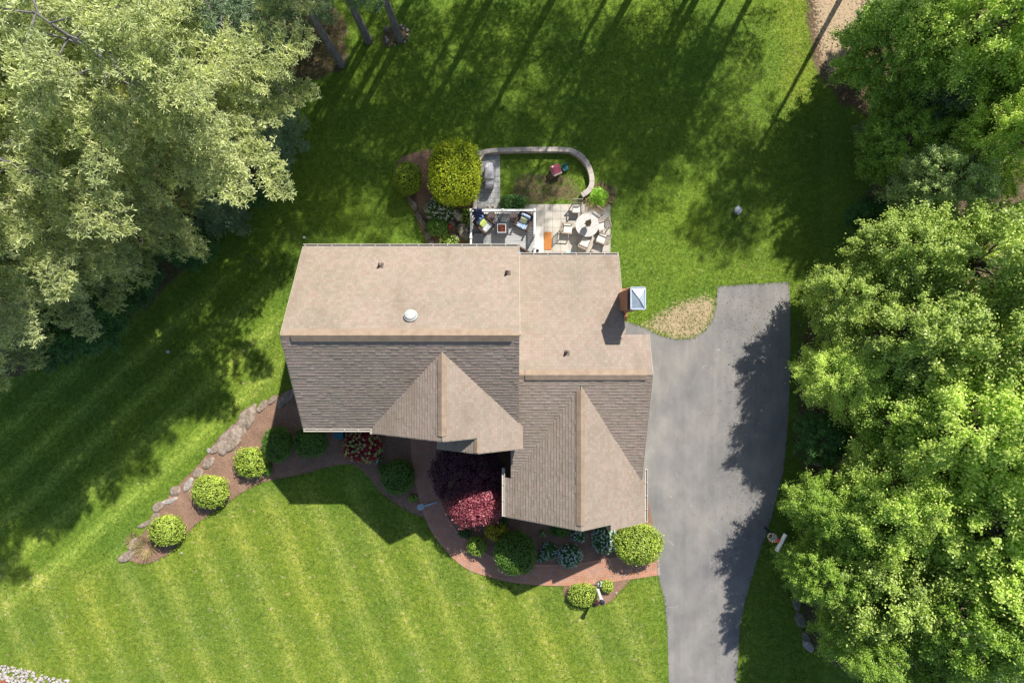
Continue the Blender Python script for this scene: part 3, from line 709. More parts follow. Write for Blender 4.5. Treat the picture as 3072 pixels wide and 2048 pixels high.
# ------------------------------------------------------------------ shrubs
def ico(n=3):
    import bmesh
    bm = bmesh.new(); bmesh.ops.create_icosphere(bm, subdivisions=n, radius=1)
    V = np.array([tuple(v.co) for v in bm.verts]); Fc = np.array([[v.index for v in f.verts] for f in bm.faces]); bm.free(); return V, Fc
IV, IF = ico(3); IV2, IF2 = ico(2)
def nz(P, s, seed):
    r = np.random.default_rng(seed); a = np.zeros(len(P))
    for q in range(6):
        k = r.normal(size=3)*s*(1+q*.5); a += np.sin(P@k+r.uniform(0,6.28))/(1+q*.5)
    return a/2.5
def shrub(px, py, rx, ry, ht, mat, label, name='shrub', cat='shrub', leaf=.06, dens=1.0, core='core', rough=.085, group=None, flowers=None, nfl=0, fsz=.07, shape=2.4, floor=.0, loose=0.0, sticks=0):
    """sheared or loose shrub. px,py = photo pixel of its middle; rx, ry in photo pixels; ht metres"""
    h = ht*.55; k = (1-h/H)/S; p = at(px, py, h); RX, RY = rx*k, ry*k; rz = ht*.5
    root = empty(name, (p.x, p.y, 0), 0, label, cat, group)
    n = int(2.6*dens*2*math.pi*(RX*RY+RX*rz+RY*rz)/3*2/(leaf*leaf))
    n = min(n, 60000)
    D = sph(n, .25)
    e = (np.abs(D)**shape).sum(1)**(-1/shape); Q = D*e[:, None]     # rounded super-ellipsoid
    seed = int(px*7+py); ln = nz(D, 3.5, seed)
    P = Q*(1+rough*ln[:, None]-rng.uniform(0,.10+loose,n)[:, None]+(rng.uniform(0,1,n)**9*.17)[:, None])
    C = P*np.array([RX, RY, rz])+np.array([0,0,rz]); C[:,2] = np.maximum(C[:,2], .03)
    N = D*.8+rng.normal(size=(n,3))*.5+np.array([0,0,.2])
    V, Fq = quads(C, N, leaf*rng.uniform(.7,1.4,n)*1.25, leaf*.7*rng.uniform(.7,1.3,n))
    link('foliage', np_mesh('foliage', V, Fq, 4, M[mat]), root)
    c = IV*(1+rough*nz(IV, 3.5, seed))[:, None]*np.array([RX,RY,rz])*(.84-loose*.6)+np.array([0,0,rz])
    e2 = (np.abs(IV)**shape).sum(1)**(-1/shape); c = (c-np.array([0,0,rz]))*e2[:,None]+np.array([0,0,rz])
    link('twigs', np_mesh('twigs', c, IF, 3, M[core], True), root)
    if flowers:
        d = sph(nfl, .5); e = (np.abs(d)**shape).sum(1)**(-1/shape)
        c = d*e[:,None]*(1.02+rough*nz(d, 3.5, seed))[:, None]*np.array([RX,RY,rz])+np.array([0,0,rz])
        m = 6; ci = np.repeat(np.arange(nfl), m)
        cc = c[ci]+rng.normal(size=(nfl*m,3))*fsz*.32; V, Fq = quads(cc, d[ci]+rng.normal(size=(nfl*m,3))*.4+np.array([0,0,.4]), fsz, fsz*.8)
        link('blossom', np_mesh('blossom', V, Fq, 4, M[flowers]), root)
    return root
# back bed
shrub(1365,518,76,94,3.3,'gold','big golden arborvitae beside the paver walk', leaf=.085, shape=2.8, rough=.045, name='arborvitae')
shrub(1223,535,39,47,1.9,'goldgreen','smaller green arborvitae left of the golden one', leaf=.075, shape=2.4, name='arborvitae')
shrub(1321,629,44,34,1.0,'leafd','white-flowering azalea behind the deck', flowers='petal', nfl=230, leaf=.07, rough=.12, loose=.12, fsz=.06)
shrub(1313,678,31,30,.95,'box','clipped round boxwood between the white azalea and the house')
shrub(1348,725,32,22,.6,'leafa','loose low shrub against the back eave', rough=.2, loose=.25, dens=.6, leaf=.08)
shrub(1397,655,18,32,.5,'leafa','small ferny plant against the deck', rough=.2, loose=.25, dens=.6, leaf=.08)
shrub(1540,607,44,23,.8,'leafd','dark evergreen shrub outside the deck railing', rough=.15, loose=.12, leaf=.08)
# hosta with dry stalks
p = at(1794,592); root = empty('hosta', (p.x, p.y, 0), 0, 'bright green hosta clump ringed by dry stalks at the patio corner', 'plant')
n = 420; a = rng.uniform(0,6.28,n); r = rng.uniform(.02,.58,n); C = np.stack([r*np.cos(a), r*np.sin(a), .42-.35*(r/.6)**1.5+rng.uniform(-.04,.04,n)], 1)
N = np.stack([np.cos(a)*.5, np.sin(a)*.5, np.full(n,.8)], 1)+rng.normal(size=(n,3))*.25
V, Fq = quads(C, N, .2, .11); link('leaves', np_mesh('leaves', V, Fq, 4, M['hosta']), root)
def blades(n, r0, r1, h, w, spread):
    a = rng.uniform(0,6.28,n); b = np.stack([np.cos(a)*r0*rng.uniform(.2,1,n), np.sin(a)*r0*rng.uniform(.2,1,n), np.zeros(n)], 1)
    a2 = a+rng.normal(size=n)*spread; rr = rng.uniform(.55,1,n)*r1
    tip = b+np.stack([np.cos(a2)*rr, np.sin(a2)*rr, h*rng.uniform(.3,1,n)], 1); s_ = np.stack([-np.sin(a2), np.cos(a2), np.zeros(n)], 1)*w/2
    V = np.stack([b-s_, b+s_, tip+s_*.4, tip-s_*.4], 1).reshape(-1,3); return V, np.arange(4*n).reshape(n,4)
V, Fq = blades(300, .6, .5, .3, .035, .5); link('stalks', np_mesh('stalks', V, Fq, 4, M['straw']), root)
# front bed, from the tip of the bed to the path
gb = 'clipped round shrubs of the front beds'
shrub(499,1590,50,43,1.15,'boxlight','round light green shrub nearest the tip of the left bed', group=gb, leaf=.075)
shrub(630,1474,53,46,1.2,'boxlight','round light green shrub second from the bed tip', group=gb, leaf=.075)
shrub(752,1385,47,45,1.1,'boxlight','loose yellowish shrub touching the dark green ball', rough=.14, loose=.12, group=gb, leaf=.08)
shrub(804,1405,12,22,.5,'box','small green sprig between the yellowish and dark shrubs', rough=.2, loose=.2)
shrub(829,1333,43,52,1.35,'box','tall dark green ball at the edge of the house shadow', group=gb)
shrub(930,1327,50,44,1.2,'box','green boxwood right under the front gutter', group=gb)
shrub(1088,1338,58,48,1.3,'crimson','crimson rhododendron mixed with green leaf tips', rough=.12, loose=.1, flowers='leafp', nfl=150, fsz=.1, leaf=.085, core='corered')
shrub(1193,1430,50,50,1.25,'box','dark green ball beside the brick path', group=gb)
shrub(1148,1405,16,14,.5,'box','little green shrub left of the ball by the path', rough=.2, loose=.2)
shrub(1133,1378,14,12,.4,'leafd','tiny bluish plant under the rhododendron', rough=.2, loose=.2, flowers='petalblue', nfl=20)
shrub(1238,1495,15,11,.4,'leafa','low bright green tuft at the path edge', rough=.2, loose=.2, leaf=.07)
shrub(1545,1660,60,60,2.0,'box','large clipped dark boxwood cut by the shadow edge', group=gb, leaf=.065)
shrub(1430,1637,29,29,.8,'leafa','small loose shrub inside the path bend', rough=.16, loose=.15, leaf=.07)
shrub(1486,1592,34,30,1.3,'yellow','bright yellow shrub beside the purple maple', rough=.25, loose=.25, dens=.6, leaf=.09)
shrub(1495,1565,30,26,.7,'leafd','dark evergreen clump behind the yellow shrub', rough=.2, loose=.2)
shrub(1395,1600,20,14,.35,'leafd','low green edging plant under the red maple tips', rough=.2, loose=.2)
shrub(1915,1632,72,60,1.7,'boxlight','large light green yew at the driveway corner', group=gb, leaf=.085, rough=.09, shape=2.2)
shrub(1815,1618,38,40,.9,'leafd','pale blue hydrangea left of the big yew', flowers='petalblue', nfl=190, rough=.1, leaf=.08, loose=.1)
shrub(1710,1667,36,33,.85,'leafd','round white-blue hydrangea under the garage gable', flowers='petalblue', nfl=180, rough=.08, leaf=.08, loose=.1)
shrub(1646,1652,24,26,.6,'leafd','small sparse hydrangea right of the big boxwood', flowers='petalblue', nfl=60, rough=.2, loose=.2)
shrub(1625,1672,14,14,.35,'leafd','tiny sparse hydrangea at the mulch edge', flowers='petalblue', nfl=24, rough=.2, loose=.2)
shrub(1735,1608,22,16,.6,'leafd','bluish hydrangea just under the gable peak', flowers='petalblue', nfl=50, rough=.2, loose=.2)
shrub(1680,1592,30,18,.6,'box','low green shrub against the garage wall', rough=.12, loose=.1)
shrub(1629,1600,10,10,.3,'leafa','tiny green tuft in the mulch by the garage', rough=.2, loose=.2, flowers='petal', nfl=6)
shrub(1748,1784,44,34,.7,'boxlight','oval light green shrub left of the lamp post', group='shrubs at the lamp post', rough=.09, loose=.08, leaf=.075)
shrub(1822,1758,19,18,.5,'boxlight','small round green shrub right of the lamp post', group='shrubs at the lamp post', leaf=.07)
shrub(1803,1750,12,9,.3,'leafd','tiny white-flowered plant behind the lamp post', flowers='petal', nfl=24, rough=.2, loose=.2)
shrub(1787,1808,12,9,.25,'purple','tiny dark red plant in the lamp post bed', rough=.2, loose=.3, core='corered')
# purple maple
def maple(px, py, rx, ry, ht):
    h = ht*.6; k = (1-h/H)/S; p = at(px, py, h); RX, RY, rz = rx*k, ry*k, ht*.42
    root = empty('purple_maple', (p.x, p.y, 0), 0, 'purple-leaved maple between the front porch and the garage, half in shade', 'maple tree')
    nc = 240; D = sph(nc, .35); C = D*np.array([RX,RY,rz])*rng.uniform(.75,1,nc)[:,None]+np.array([0,0,h])
    ci = np.repeat(np.arange(nc), 130); n = len(ci); d = sph(n, .4)
    P = C[ci]+d*np.array([.34,.34,.2])*rng.uniform(.3,1,n)[:,None]
    V, Fq = quads(P, d*.4+np.array([0,0,.6])+rng.normal(size=(n,3))*.4, .10*rng.uniform(.7,1.3,n), .07*rng.uniform(.7,1.3,n))
    link('crown', np_mesh('crown', V, Fq, 4, M['purple']), root)
    mb = MB()
    mb.tube([(0,0,-.05),(.05,0,.5),(0,.05,1.0)], [.12,.09,.07], 8)
    for i in range(26):
        e = Vector(C[i*9]); mb.tube([(0,.05,.9), (e*.5+Vector((0,0,.5*h)))*.9, e], [.05,.03,.008], 5, False)
    o = mb.build('trunk', M['barkd'], root, smooth=True); return root
maple(1402,1418,108,102,3.2)
shrub(1424,1508,92,74,3.6,'rose','sunlit rose-red barberry in front of the purple maple', leaf=.085, rough=.12, loose=.12, core='corered', shape=2.1)
# ornamental grass at bed tip
p = at(440,1640); root = empty('ornamental_grass', (p.x, p.y, 0), 0, 'dry ornamental grass at the tip of the left bed', 'grass clump')
V, Fq = blades(260, .35, .55, .5, .018, .35); link('blades', np_mesh('blades', V, Fq, 4, M['straw']), root)
p = at(404,1618); root = empty('ornamental_grass', (p.x, p.y, 0), 0, 'small straw-coloured tuft over the bed-edge stones', 'grass clump')
V, Fq = blades(160, .25, .4, .3, .018, .4); link('blades', np_mesh('blades', V, Fq, 4, M['straw']), root)

# ------------------------------------------------------------------ stones
def rock(px, py, w_, d_, h_, rz, label, mat='rock', name='boulder', cat='boulder', group=None, parent=None, seed=None, flat=.35, loc=None, sub=3):
    seed = seed if seed is not None else int(px*13+py*3)
    V0, F0 = (IV, IF) if sub == 3 else (IV2, IF2)
    r = np.random.default_rng(seed)
    P = V0.copy()
    for q in range(9):                                   # chop flat facets
        nrm = r.normal(size=3); nrm[2] = abs(nrm[2])*.7; nrm /= np.linalg.norm(nrm); dd = r.uniform(.62,.9)
        t = P@nrm-dd; P -= np.where(t > 0, t, 0)[:, None]*nrm
    P *= (1+.05*nz(V0, 5, seed))[:, None]
    P[:,2] = np.clip(P[:,2], -.4, flat+.2)
    P = P*np.array([w_/2, d_/2, h_])
    p = loc if loc is not None else at(px, py)
    me = np_mesh('stone', P, F0, 3, M[mat])
    o = link(name, me, parent); o.location = (p[0], p[1], h_*.25 if loc is None else p[2]); o.rotation_euler = (0,0,rz)
    return tag(o, label, cat, group)
gr = 'granite boulders edging the left bed'
pl = ['the tip of the bed','the straw-coloured tuft','the shrub nearest the tip','the first shadow edge','the pale slab','the narrow gap','the second round shrub','the dark crack','the mulch hollow','the shaded lawn','the yellowish shrub','the sunny lawn strip','the widest slab','the flat slab','the pointed slab','the upper slab','the house corner','the corner shadow','the eave']
rocks = [(381,1667,.62,.9,.32,-.3),(404,1634,.75,.8,.25,.3),(440,1570,.35,1.0,.2,-.5),(466,1550,.5,.5,.22,.4),(474,1522,.6,.7,.3,.2),(506,1503,.42,.95,.28,-.55),(527,1470,.6,.6,.3,.3),(563,1453,.85,.5,.3,.7),(594,1416,.6,.6,.25,.2),(624,1386,.8,.7,.3,.4),(628,1350,.3,.3,.25,.3),(646,1347,.5,.6,.3,.4),(688,1316,1.7,1.35,.3,.7),(700,1330,1.0,.8,.34,.4),(742,1252,1.5,1.0,.3,.75),(724,1292,.9,.6,.2,.9),(787,1218,.7,.5,.3,.5),(818,1200,.55,.45,.35,.2),(862,1190,1.4,.8,.25,.1)]
rl = ['whitish boulder at the very tip of the left bed','flat pale stone under the straw-coloured tuft','narrow dark stone beside the first round shrub','small grey stone above the first round shrub','rounded tan stone at the lawn shadow edge','long pale stone standing with a black crack','dark bluish stone above the long pale one','bright jagged stone left of the second round shrub','small stone in the shade of the bed edge','dark stone above the brown hollow','little white stone lying on the grass','grey stone at the foot of the wide slab','widest flat slab of the left bed edge','oval slab with a crack lying on the wide slab','large brownish slab near the house corner','low stone between the two large slabs','small stone above the brownish slab','pointed stone at the shadow line','dark slab in the shade at the house corner']
for i, (px, py, a_, b_, c_, r_) in enumerate(rocks): rock(px, py, max(a_,b_)*1.25, min(a_,b_)*.95, c_*.42, .82+.5*(r_-.3), rl[i], 'rocktan' if i not in (5,7,10) else 'rock', group=gr)
gr = 'stones edging the back bed'
for px, py, a_, b_, c_, r_, l_ in [(1238,609,.45,1.05,.35,.5,'squared mossy stone at the upper end of the back bed edge'),(1259,650,.42,.85,.3,.5,'mossy stone second along the back bed edge'),(1272,672,.4,.7,.3,.5,'brownish stone midway along the back bed edge'),(1283,705,.45,.8,.3,.45,'dark stone near the foot of the clipped boxwood'),(1297,727,.4,.6,.3,.1,'light oval stone nearest the house')]:
    rock(px, py, a_, b_, c_, r_, l_, 'rockdark', group=gr)
for px, py, a_, b_, c_, r_, l_ in [(1372,648,.6,.75,.6,.3,'blue-grey boulder beside the white azalea'),(1388,694,.75,1.25,.65,.45,'long ridged boulder beside the deck'),(1357,672,.5,.6,.45,.2,'dark boulder behind the red ball'),(1364,715,.5,.7,.4,.6,'cracked dark boulder by the low shrub')]:
    rock(px, py, a_, b_, c_, r_, l_, 'rockdark' if 'dark' in l_ or 'long' in l_ else 'rock', group='boulders between the azalea and the deck')
for px, py, a_, b_, c_, r_, l_ in [(2452,1378,.75,1.0,.5,.5,'left one of the two brown boulders in the right side shade'),(2515,1380,1.2,1.0,.6,-.3,'right one of the two brown boulders, the wider one'),(2392,1492,.5,.9,.4,.1,'half hidden stone at the foot of the green tree')]:
    rock(px, py, a_, b_, c_, r_, l_, 'rockdark', group='boulders under the right side trees')
gs = 'stones edging the lower right lawn'
for i, (px, py, a_, b_, c_, r_, l_) in enumerate([(2384,1755,.45,.95,.4,.05,'brown stone at the upper end of the lower lawn edge'),(2388,1805,.45,.9,.4,.1,'grey stone second along the lower lawn edge'),(2396,1856,.55,1.0,.4,.2,'rough stone third along the lower lawn edge'),(2414,1905,.5,.8,.4,.3,'stone just above the pale end stone'),(2421,1932,.5,.9,.45,.4,'pale end stone of the lower lawn edge')]):
    rock(px, py, a_, b_, c_, r_, l_, 'rock' if i == 4 else 'rockdark', group=gs)
gt = 'stones ringed round the tree trunk'
for i, (dx, dy, s_) in enumerate([(-40,-23,.5),(-38,12,.34),(-42,2,.2),(-24,22,.18),(-16,24,.16),(4,-34,.22),(14,-30,.22),(22,-20,.24),(22,-6,.22),(20,8,.2),(14,14,.16),(10,-26,.2)]):
    lab = ['largest stone left of the ringed trunk','pale stone at lower left of the ringed trunk','small pale stone on the left of the ringed trunk','pebble just below the ringed trunk on the left','pebble directly below the ringed trunk','round stone above the ringed trunk on the right','lichened stone at the upper right of the ring','stone on the right arc of the ring','pinkish stone on the right of the ringed trunk','pale stone low on the right of the ring','small stone closing the ring at the lower right','small white stone inside the upper right of the ring'][i]
    rock(1200+dx, 112+dy, s_, s_*.8, s_*.45, i, lab, 'rock' if i % 3 else 'rockdark', name='stone', cat='stone', group=gt, sub=2)
rock(545,1658,.16,.14,.08,.4,'little white stone on the grass right of the first round shrub', name='stone', cat='stone', sub=2, mat='pebble')
rock(1848,1777,.14,.12,.08,.4,'white stone beside the small shrub at the lamp post', name='stone', cat='stone', sub=2, mat='pebble')
rock(1592,1655,.001,.001,.001,0,'x') if False else None
# cobbles in the bottom left corner: too many to count
V_, F_ = [], []; b = 0
for i in range(900):
    x, y = random.uniform(-60, 215), random.uniform(1985, 2110)
    lim = 1990+max(0, x)*.22 if x < 80 else 2008+(x-80)*.25
    if y < lim: continue
    if x > 90 and random.random() < .45: continue
    s_ = random.uniform(.045,.12); p = at(x, y); r = np.random.default_rng(i)
    a = r.uniform(0,3.14); R2 = np.array([[math.cos(a),-math.sin(a),0],[math.sin(a),math.cos(a),0],[0,0,1]])
    P = (IV2*np.array([1,.7,.5])*s_*(1+.1*nz(IV2,3,i))[:,None])@R2.T+np.array([p.x,p.y,s_*.3+random.uniform(0,.05)])
    V_.append(P); F_.append(IF2+b); b += len(P)
tag(link('cobbles', np_mesh('cobbles', np.concatenate(V_), np.concatenate(F_), 3, M['pebble'])), 'whitish cobbles spread in the bottom left corner', 'cobbles', kind='stuff')
mb = MB(); c = at(14,2046)
for i in range(6): mb.lathe([(.0,0),(.20-.01*i,0),(.20-.01*i,.02),(.0,.02)], 16, (c.x, c.y, .1+i*.035))
tag(mb.build('drain_cover', M['rust']), 'rusty red ribbed drain cap among the whitish cobbles', 'drain cap')

# ------------------------------------------------------------------ the house
house = empty('house', (0,0,0), 0, 'brown-shingled two-storey house with a garage wing and a brick chimney', 'house')
q = 1/S
COURSE = .165
def clip(poly, val, sign, vf):
    out = []
    for i in range(len(poly)):
        a, b = poly[i], poly[(i+1) % len(poly)]; fa, fb = sign*(vf(a)-val), sign*(vf(b)-val)
        if fa >= 0: out.append(a)
        if (fa > 0 and fb < 0) or (fa < 0 and fb > 0):
            t = fa/(fa-fb); out.append(a.lerp(b, t))
    return out
def roof_plane(name, pts, parent, thick=.16, soff=True):
    """pts in plan pixels (x, y north, z) ; shingled in real overlapping courses"""
    P = [Vector(p)*q for p in pts]
    nrm = Vector((0,0,0))
    for i in range(1, len(P)-1): nrm += (P[i]-P[0]).cross(P[i+1]-P[0])
    nrm.normalize()
    if nrm.z < 0: nrm = -nrm; P = P[::-1]
    dn = Vector((nrm.x, nrm.y, 0)).normalized(); al = Vector((0,0,1)).cross(dn)
    dn3 = (dn-nrm*dn.dot(nrm)).normalized()          # down the slope
    vf = lambda p: p.dot(dn3)
    v0, v1 = min(map(vf, P)), max(map(vf, P))
    mb = MB(); n = int(math.ceil((v1-v0)/COURSE)); lo = v1-n*COURSE
    for i in range(n):
        a, b = lo+i*COURSE, lo+(i+1)*COURSE
        s_ = clip(clip(P, a, 1, vf), b, -1, vf)
        if len(s_) < 3: continue
        uf = lambda p: p.dot(al); umax = max(map(uf, s_)); u = min(map(uf, s_))-random.uniform(0,.25)
        while u < umax:                                  # separate tabs of uneven width and lift
            un = u+random.uniform(.16,.34); tb_ = clip(clip(s_, u, 1, uf), un, -1, uf); lift = random.choice((.010,.015,.019,.024)); u = un
            if len(tb_) < 3: continue
            t = .004+lift*np.array([max(0, min(1, (vf(p)-a)/COURSE)) for p in tb_])
            top = [p+nrm*float(tt) for p, tt in zip(tb_, t)]
            uv = [(uf(p), vf(p)-lo) for p in tb_]
            mb.add(top, [tuple(range(len(top)))], [uv])
            low = [(p, tp, w_) for p, tp, w_ in zip(tb_, top, uv) if abs(vf(p)-b) < 1e-4]
            if len(low) >= 2:
                low.sort(key=lambda z: z[0].dot(al)); p0, t0, u0 = low[0]; p1, t1, u1 = low[-1]
                mb.add([p0+nrm*.003, p1+nrm*.003, t1, t0], [(0,1,2,3)], [[u0,u1,u1,u0]])
    # underside and edges
    bot = [p-nrm*thick for p in P]; m = len(P)
    mb.add(bot+[p+nrm*.003 for p in P], [tuple(range(m-1,-1,-1))]+[(k, (k+1) % m, m+(k+1) % m, m+k) for k in range(m)], [[(0,0)]*m]+[[(0,0)]*4]*m)
    return mb.build(name, M['shingle'], parent)
def ridge_vent(a, b, parent, half=.26, slope=.75, lift=.07, wide=False):
    a, b = Vector(a)*q, Vector(b)*q; d = (b-a).normalized(); s_ = Vector((-d.y, d.x, 0)); mb = MB()
    n = int((b-a).length/.3)
    for i in range(n):
        p0, p1 = a.lerp(b, i/n), a.lerp(b, (i+1)/n)
        up = Vector((0,0,lift+.006*(i % 2)))
        e = Vector((0,0,-half*slope))
        A = [p0+s_*half+e+up, p0+up+Vector((0,0,.01)), p0-s_*half+e+up]; B = [p1+s_*half+e+up, p1+up+Vector((0,0,.01)), p1-s_*half+e+up]
        lo = Vector((0,0,-lift))
        mb.add(A+B+[A[0]+lo, A[2]+lo, B[0]+lo, B[2]+lo], [(0,1,4,3),(1,2,5,4),(0,3,8,6),(2,7,9,5),(0,6,7,2,1),(3,4,5,9,8)])
    return mb.build('ridge_vent', M['ridgecap'], parent)
def cap(a, b, parent, slope=.75, half=.15): return ridge_vent(a, b, parent, half, slope, .022)
main = roof_plane('roof', [(-529,239,318),(17,239,318),(17,14,489),(-529,14,489)], house)
main_s = roof_plane('roof', [(-529,14,489),(17,14,489),(17,-221,315),(-529,-221,315)], house)
gw = roof_plane('roof', [(-163,-24,461),(-163,-232,461),(-353,-232,319),(-353,-213,319)], house)
ge = roof_plane('roof', [(-163,-24,461.5),(27,-214,319),(27,-270,319),(-84,-270,402),(-84,-232,402),(-163,-232,461.5)], house)
pw = roof_plane('roof', [(-84,-233,401),(-84,-270,401),(-190,-270,321.5),(-190,-233,321.5)], house)
wn = roof_plane('roof', [(14,230,218),(285,230,218),(285,17,324.5),(14,17,324.5)], house)
wn2 = roof_plane('roof', [(14,17.2,324.5),(345,17.2,324.5),(345,-82,374),(14,-82,374)], house)
ws = roof_plane('roof', [(-3,-82,374),(345,-82,374),(345,-366,232),(-3,-366,232)], house)
aw = roof_plane('roof', [(170,-108,360.5),(170,-468,360.5),(-19,-468,219),(-19,-364,219),(-6,-364,229)], house)
ae = roof_plane('roof', [(170,-108,360.5),(349,-364,226.3),(355,-370,221.7),(355,-483,221.7),(253,-483,298),(253,-468,298),(170,-468,360.5)], house)
ridge_vent((-505,14,489), (0,14,489), main, .27, .75, .10)
cap((-529,14,489), (-505,14,489), main); cap((0,14,489), (17,14,489), main)
ridge_vent((-163,-42,461), (-163,-220,461), gw, .2, .75, .07); cap((-163,-24,461), (-163,-42,461), gw); cap((-163,-220,461), (-163,-232,461), gw)
ridge_vent((32,-82,374), (330,-82,374), wn2, .24, .5, .07); cap((14,-82,374), (32,-82,374), wn2, .5); cap((330,-82,374), (345,-82,374), wn2, .5)
ridge_vent((170,-122,360), (170,-455,360), aw, .2, .75, .07); cap((170,-108,360), (170,-122,360), aw); cap((170,-455,360), (170,-468,360), aw)
cap((-84,-236,402), (-84,-269,402), pw)
# walls
mb = MB()
def wall_block(x0, y0, x1, y1, z): mb.box(((x0+x1)/2*q, (y0+y1)/2*q, z/2*q), (abs(x1-x0)*q, abs(y1-y0)*q, z*q))
wall_block(-515, -205, 6, 222, 303)
wall_block(7, -355, 333, 2, 225); wall_block(7, 2, 273, 213, 203)
wall_block(-3, -458, 340, -356, 212)
wall_block(-340, -222, 14, -206, 303)
def gable(pts): 
    mb.add([Vector(p)*q for p in pts], [tuple(range(len(pts)))])
for x in (-514.5, 5.5): gable([(x,-205,303),(x,222,303),(x,14,462)])
for x in (332.5,): gable([(x,-355,222),(x,0,305),(x,-82,350)])
gable([(272.5,2,203),(272.5,213,203),(272.5,2,310)])
gable([(-2,-457.5,212),(340,-457.5,212),(170,-457.5,338)])
gable([(-340,-221.5,303),(14,-221.5,303),(-163,-221.5,440)])
mb.build('wall', M['siding'], house)
def window(x, y, z, w_, h_, ax, nrm):
    mb = MB(); c = Vector((x, y, z)); d = Vector((0,1,0)) if ax == 'y' else Vector((1,0,0)); n = Vector(nrm)
    for s_ in (-1,1):
        mb.box(c+d*s_*w_/2+n*.03, (.1 if ax == 'x' else .08, .08 if ax == 'x' else .1, h_+.12)); mb.box(c+Vector((0,0,s_*h_/2))+n*.034, ((w_+.1) if ax == 'x' else .07, .07 if ax == 'x' else (w_+.1), .09))
    mb.box(c+n*.026, ((w_-.1) if ax == 'x' else .05, .05 if ax == 'x' else (w_-.1), .05))
    fr = mb.build('window', M['white'], house)
    m2 = MB(); m2.box(c+n*.008, ((w_-.06) if ax == 'x' else .03, .03 if ax == 'x' else (w_-.06), h_-.06)); m2.build('pane', M['window'], fr)
for x in (-450,-370,-290): 
    window(x*q, -205*q, 1.6, 1.0, 1.4, 'x', (0,-1,0)); window(x*q, -205*q, 4.4, 1.0, 1.3, 'x', (0,-1,0))
for x in (-430,-330,-230,-160): window(x*q, 222*q, 1.7, 1.0, 1.3, 'x', (0,1,0)); window(x*q, 222*q, 4.4, 1.0, 1.3, 'x', (0,1,0))
for y in (-120,120): window(-515*q, y*q, 4.3, .9, 1.3, 'y', (-1,0,0)); window(-515*q, y*q, 1.6, .9, 1.3, 'y', (-1,0,0))
for y in (-400,-260,-120):
    mb = MB(); mb.box((341*q if y == -400 else 334*q, y*q, 1.15), (.06, 2.0, 2.3)); 
    for k in range(4): mb.box(((341 if y == -400 else 334)*q+.03, y*q, .3+k*.55), (.03, 1.9, .45))
    mb.build('garage_door', M['white'], house)
mb = MB(); mb.box((-120*q, -223*q, 1.05), (1.0,.08,2.1)); mb.box((-120*q, -224.5*q, 1.5), (.7,.05,.9)); mb.build('door', M['teal'], house)
# gutters
def gutter(a, b, name='gutter'):
    a, b = Vector(a), Vector(b); d = (b-a).normalized(); s_ = Vector((-d.y, d.x, 0)); mb = MB()
    mb.bar(a+Vector((0,0,-.05)), b+Vector((0,0,-.05)), .115, .02)
    for k in (-1,1): mb.bar(a+s_*.06*k+Vector((0,0,.005*k)), b+s_*.06*k+Vector((0,0,.005*k)), .026, .11)
    o = mb.build(name, M['cream'], house)
    m2 = MB(); n = max(2, int((b-a).length/.65))
    for i in range(n+1): p = a.lerp(b, (i+.0)/n if 0 < i < n else (.01 if i == 0 else .99)); m2.bar(p-s_*.065+Vector((0,0,.056)), p+s_*.065+Vector((0,0,.056)), .03, .012)
    m2.build('bracket', M['cream'], o)
gz = -.02
gutter((-529*q, 239*q+.075, 318*q+gz), (20*q, 239*q+.075, 318*q+gz))
gutter((20*q, 230*q+.075, 218*q+gz), (286*q, 230*q+.075, 218*q+gz))
gutter((-529*q, -221*q-.075, 315*q+gz), (-355*q, -221*q-.075, 315*q+gz))
gutter((-355*q-.02, -221*q-.08, 317*q+gz), (-355*q-.02, -233*q, 317*q+gz))
gutter((-19*q-.075, -339*q, 219*q+gz), (-19*q-.075, -468*q, 219*q+gz))
gutter((355*q+.075, -341*q, 221*q+gz), (355*q+.075, -483*q, 221*q+gz))
# rake boards
mb = MB()
def rake(a, b): m_ = MB(); m_.bar(Vector(a)*q+Vector((0,0,-.10)), Vector(b)*q+Vector((0,0,-.10)), .022, .15); m_.build('rake_board', M['raketrim'], house)
for a, b in [((-530.5,239,318),(-530.5,14,489)),((-530.5,14,489),(-530.5,-221,315)),((18.5,239,318),(18.5,14,489)),((286.5,230,218),(286.5,19,324)),((346.5,16,325),(346.5,-82,374)),((346.5,-82,374),(346.5,-366,232)),
             ((-353,-233.2,319),(-163,-233.2,461)),((-163,-233.2,461),(-86,-233.2,403)),((-190,-271.2,322),(-84,-271.2,401)),((-84,-271.2,401),(27,-271.2,319)),
             ((-19,-469.2,219),(170,-469.2,360)),((170,-469.2,360),(252,-469.2,299)),((253,-484.2,298),(355,-484.2,222)),((286,16,325),(345,16,325))]: rake(a, b)
# chimney on the east side of the wing
ch = MB(); cx0, cx1, cy0, cy1 = 287, 350, 30, 112   # plan pixels
def chp(px, py, h): v = at(px, py, h); return v
hc = 8.3
tl, br_ = chp(1893, 862, hc), chp(1936, 927, hc)
cx, cy = (tl.x+br_.x)/2, (tl.y+br_.y)/2; cw, cd = (br_.x-tl.x), (tl.y-br_.y)
ch = MB(); ch.box((cx-.06, cy, hc*.5-.2), (cw-.02, cd-.05, hc-.4)); ch.box((cx-.06, cy, hc-.45), (cw+.08, cd+.05, .12)); ch.box((cx-.1, cy, 1.6), (cw+.3, cd+.7, 3.2)); ch.box((cx-.08, cy, 3.45), (cw+.28, cd+.66, .5), taper=.8)
chim = ch.build('chimney', M['chimbrick'], wn)
cm = MB(); cm.box((cx-.05, cy, hc-.33), (cw+.0, cd-.02, .1)); cm.build('chimney_throat', M['darkmetal'], wn)
cp = MB(); x0, x1, y0, y1 = cx-cw/2, cx+cw/2, cy-cd/2, cy+cd/2; z = hc-.05
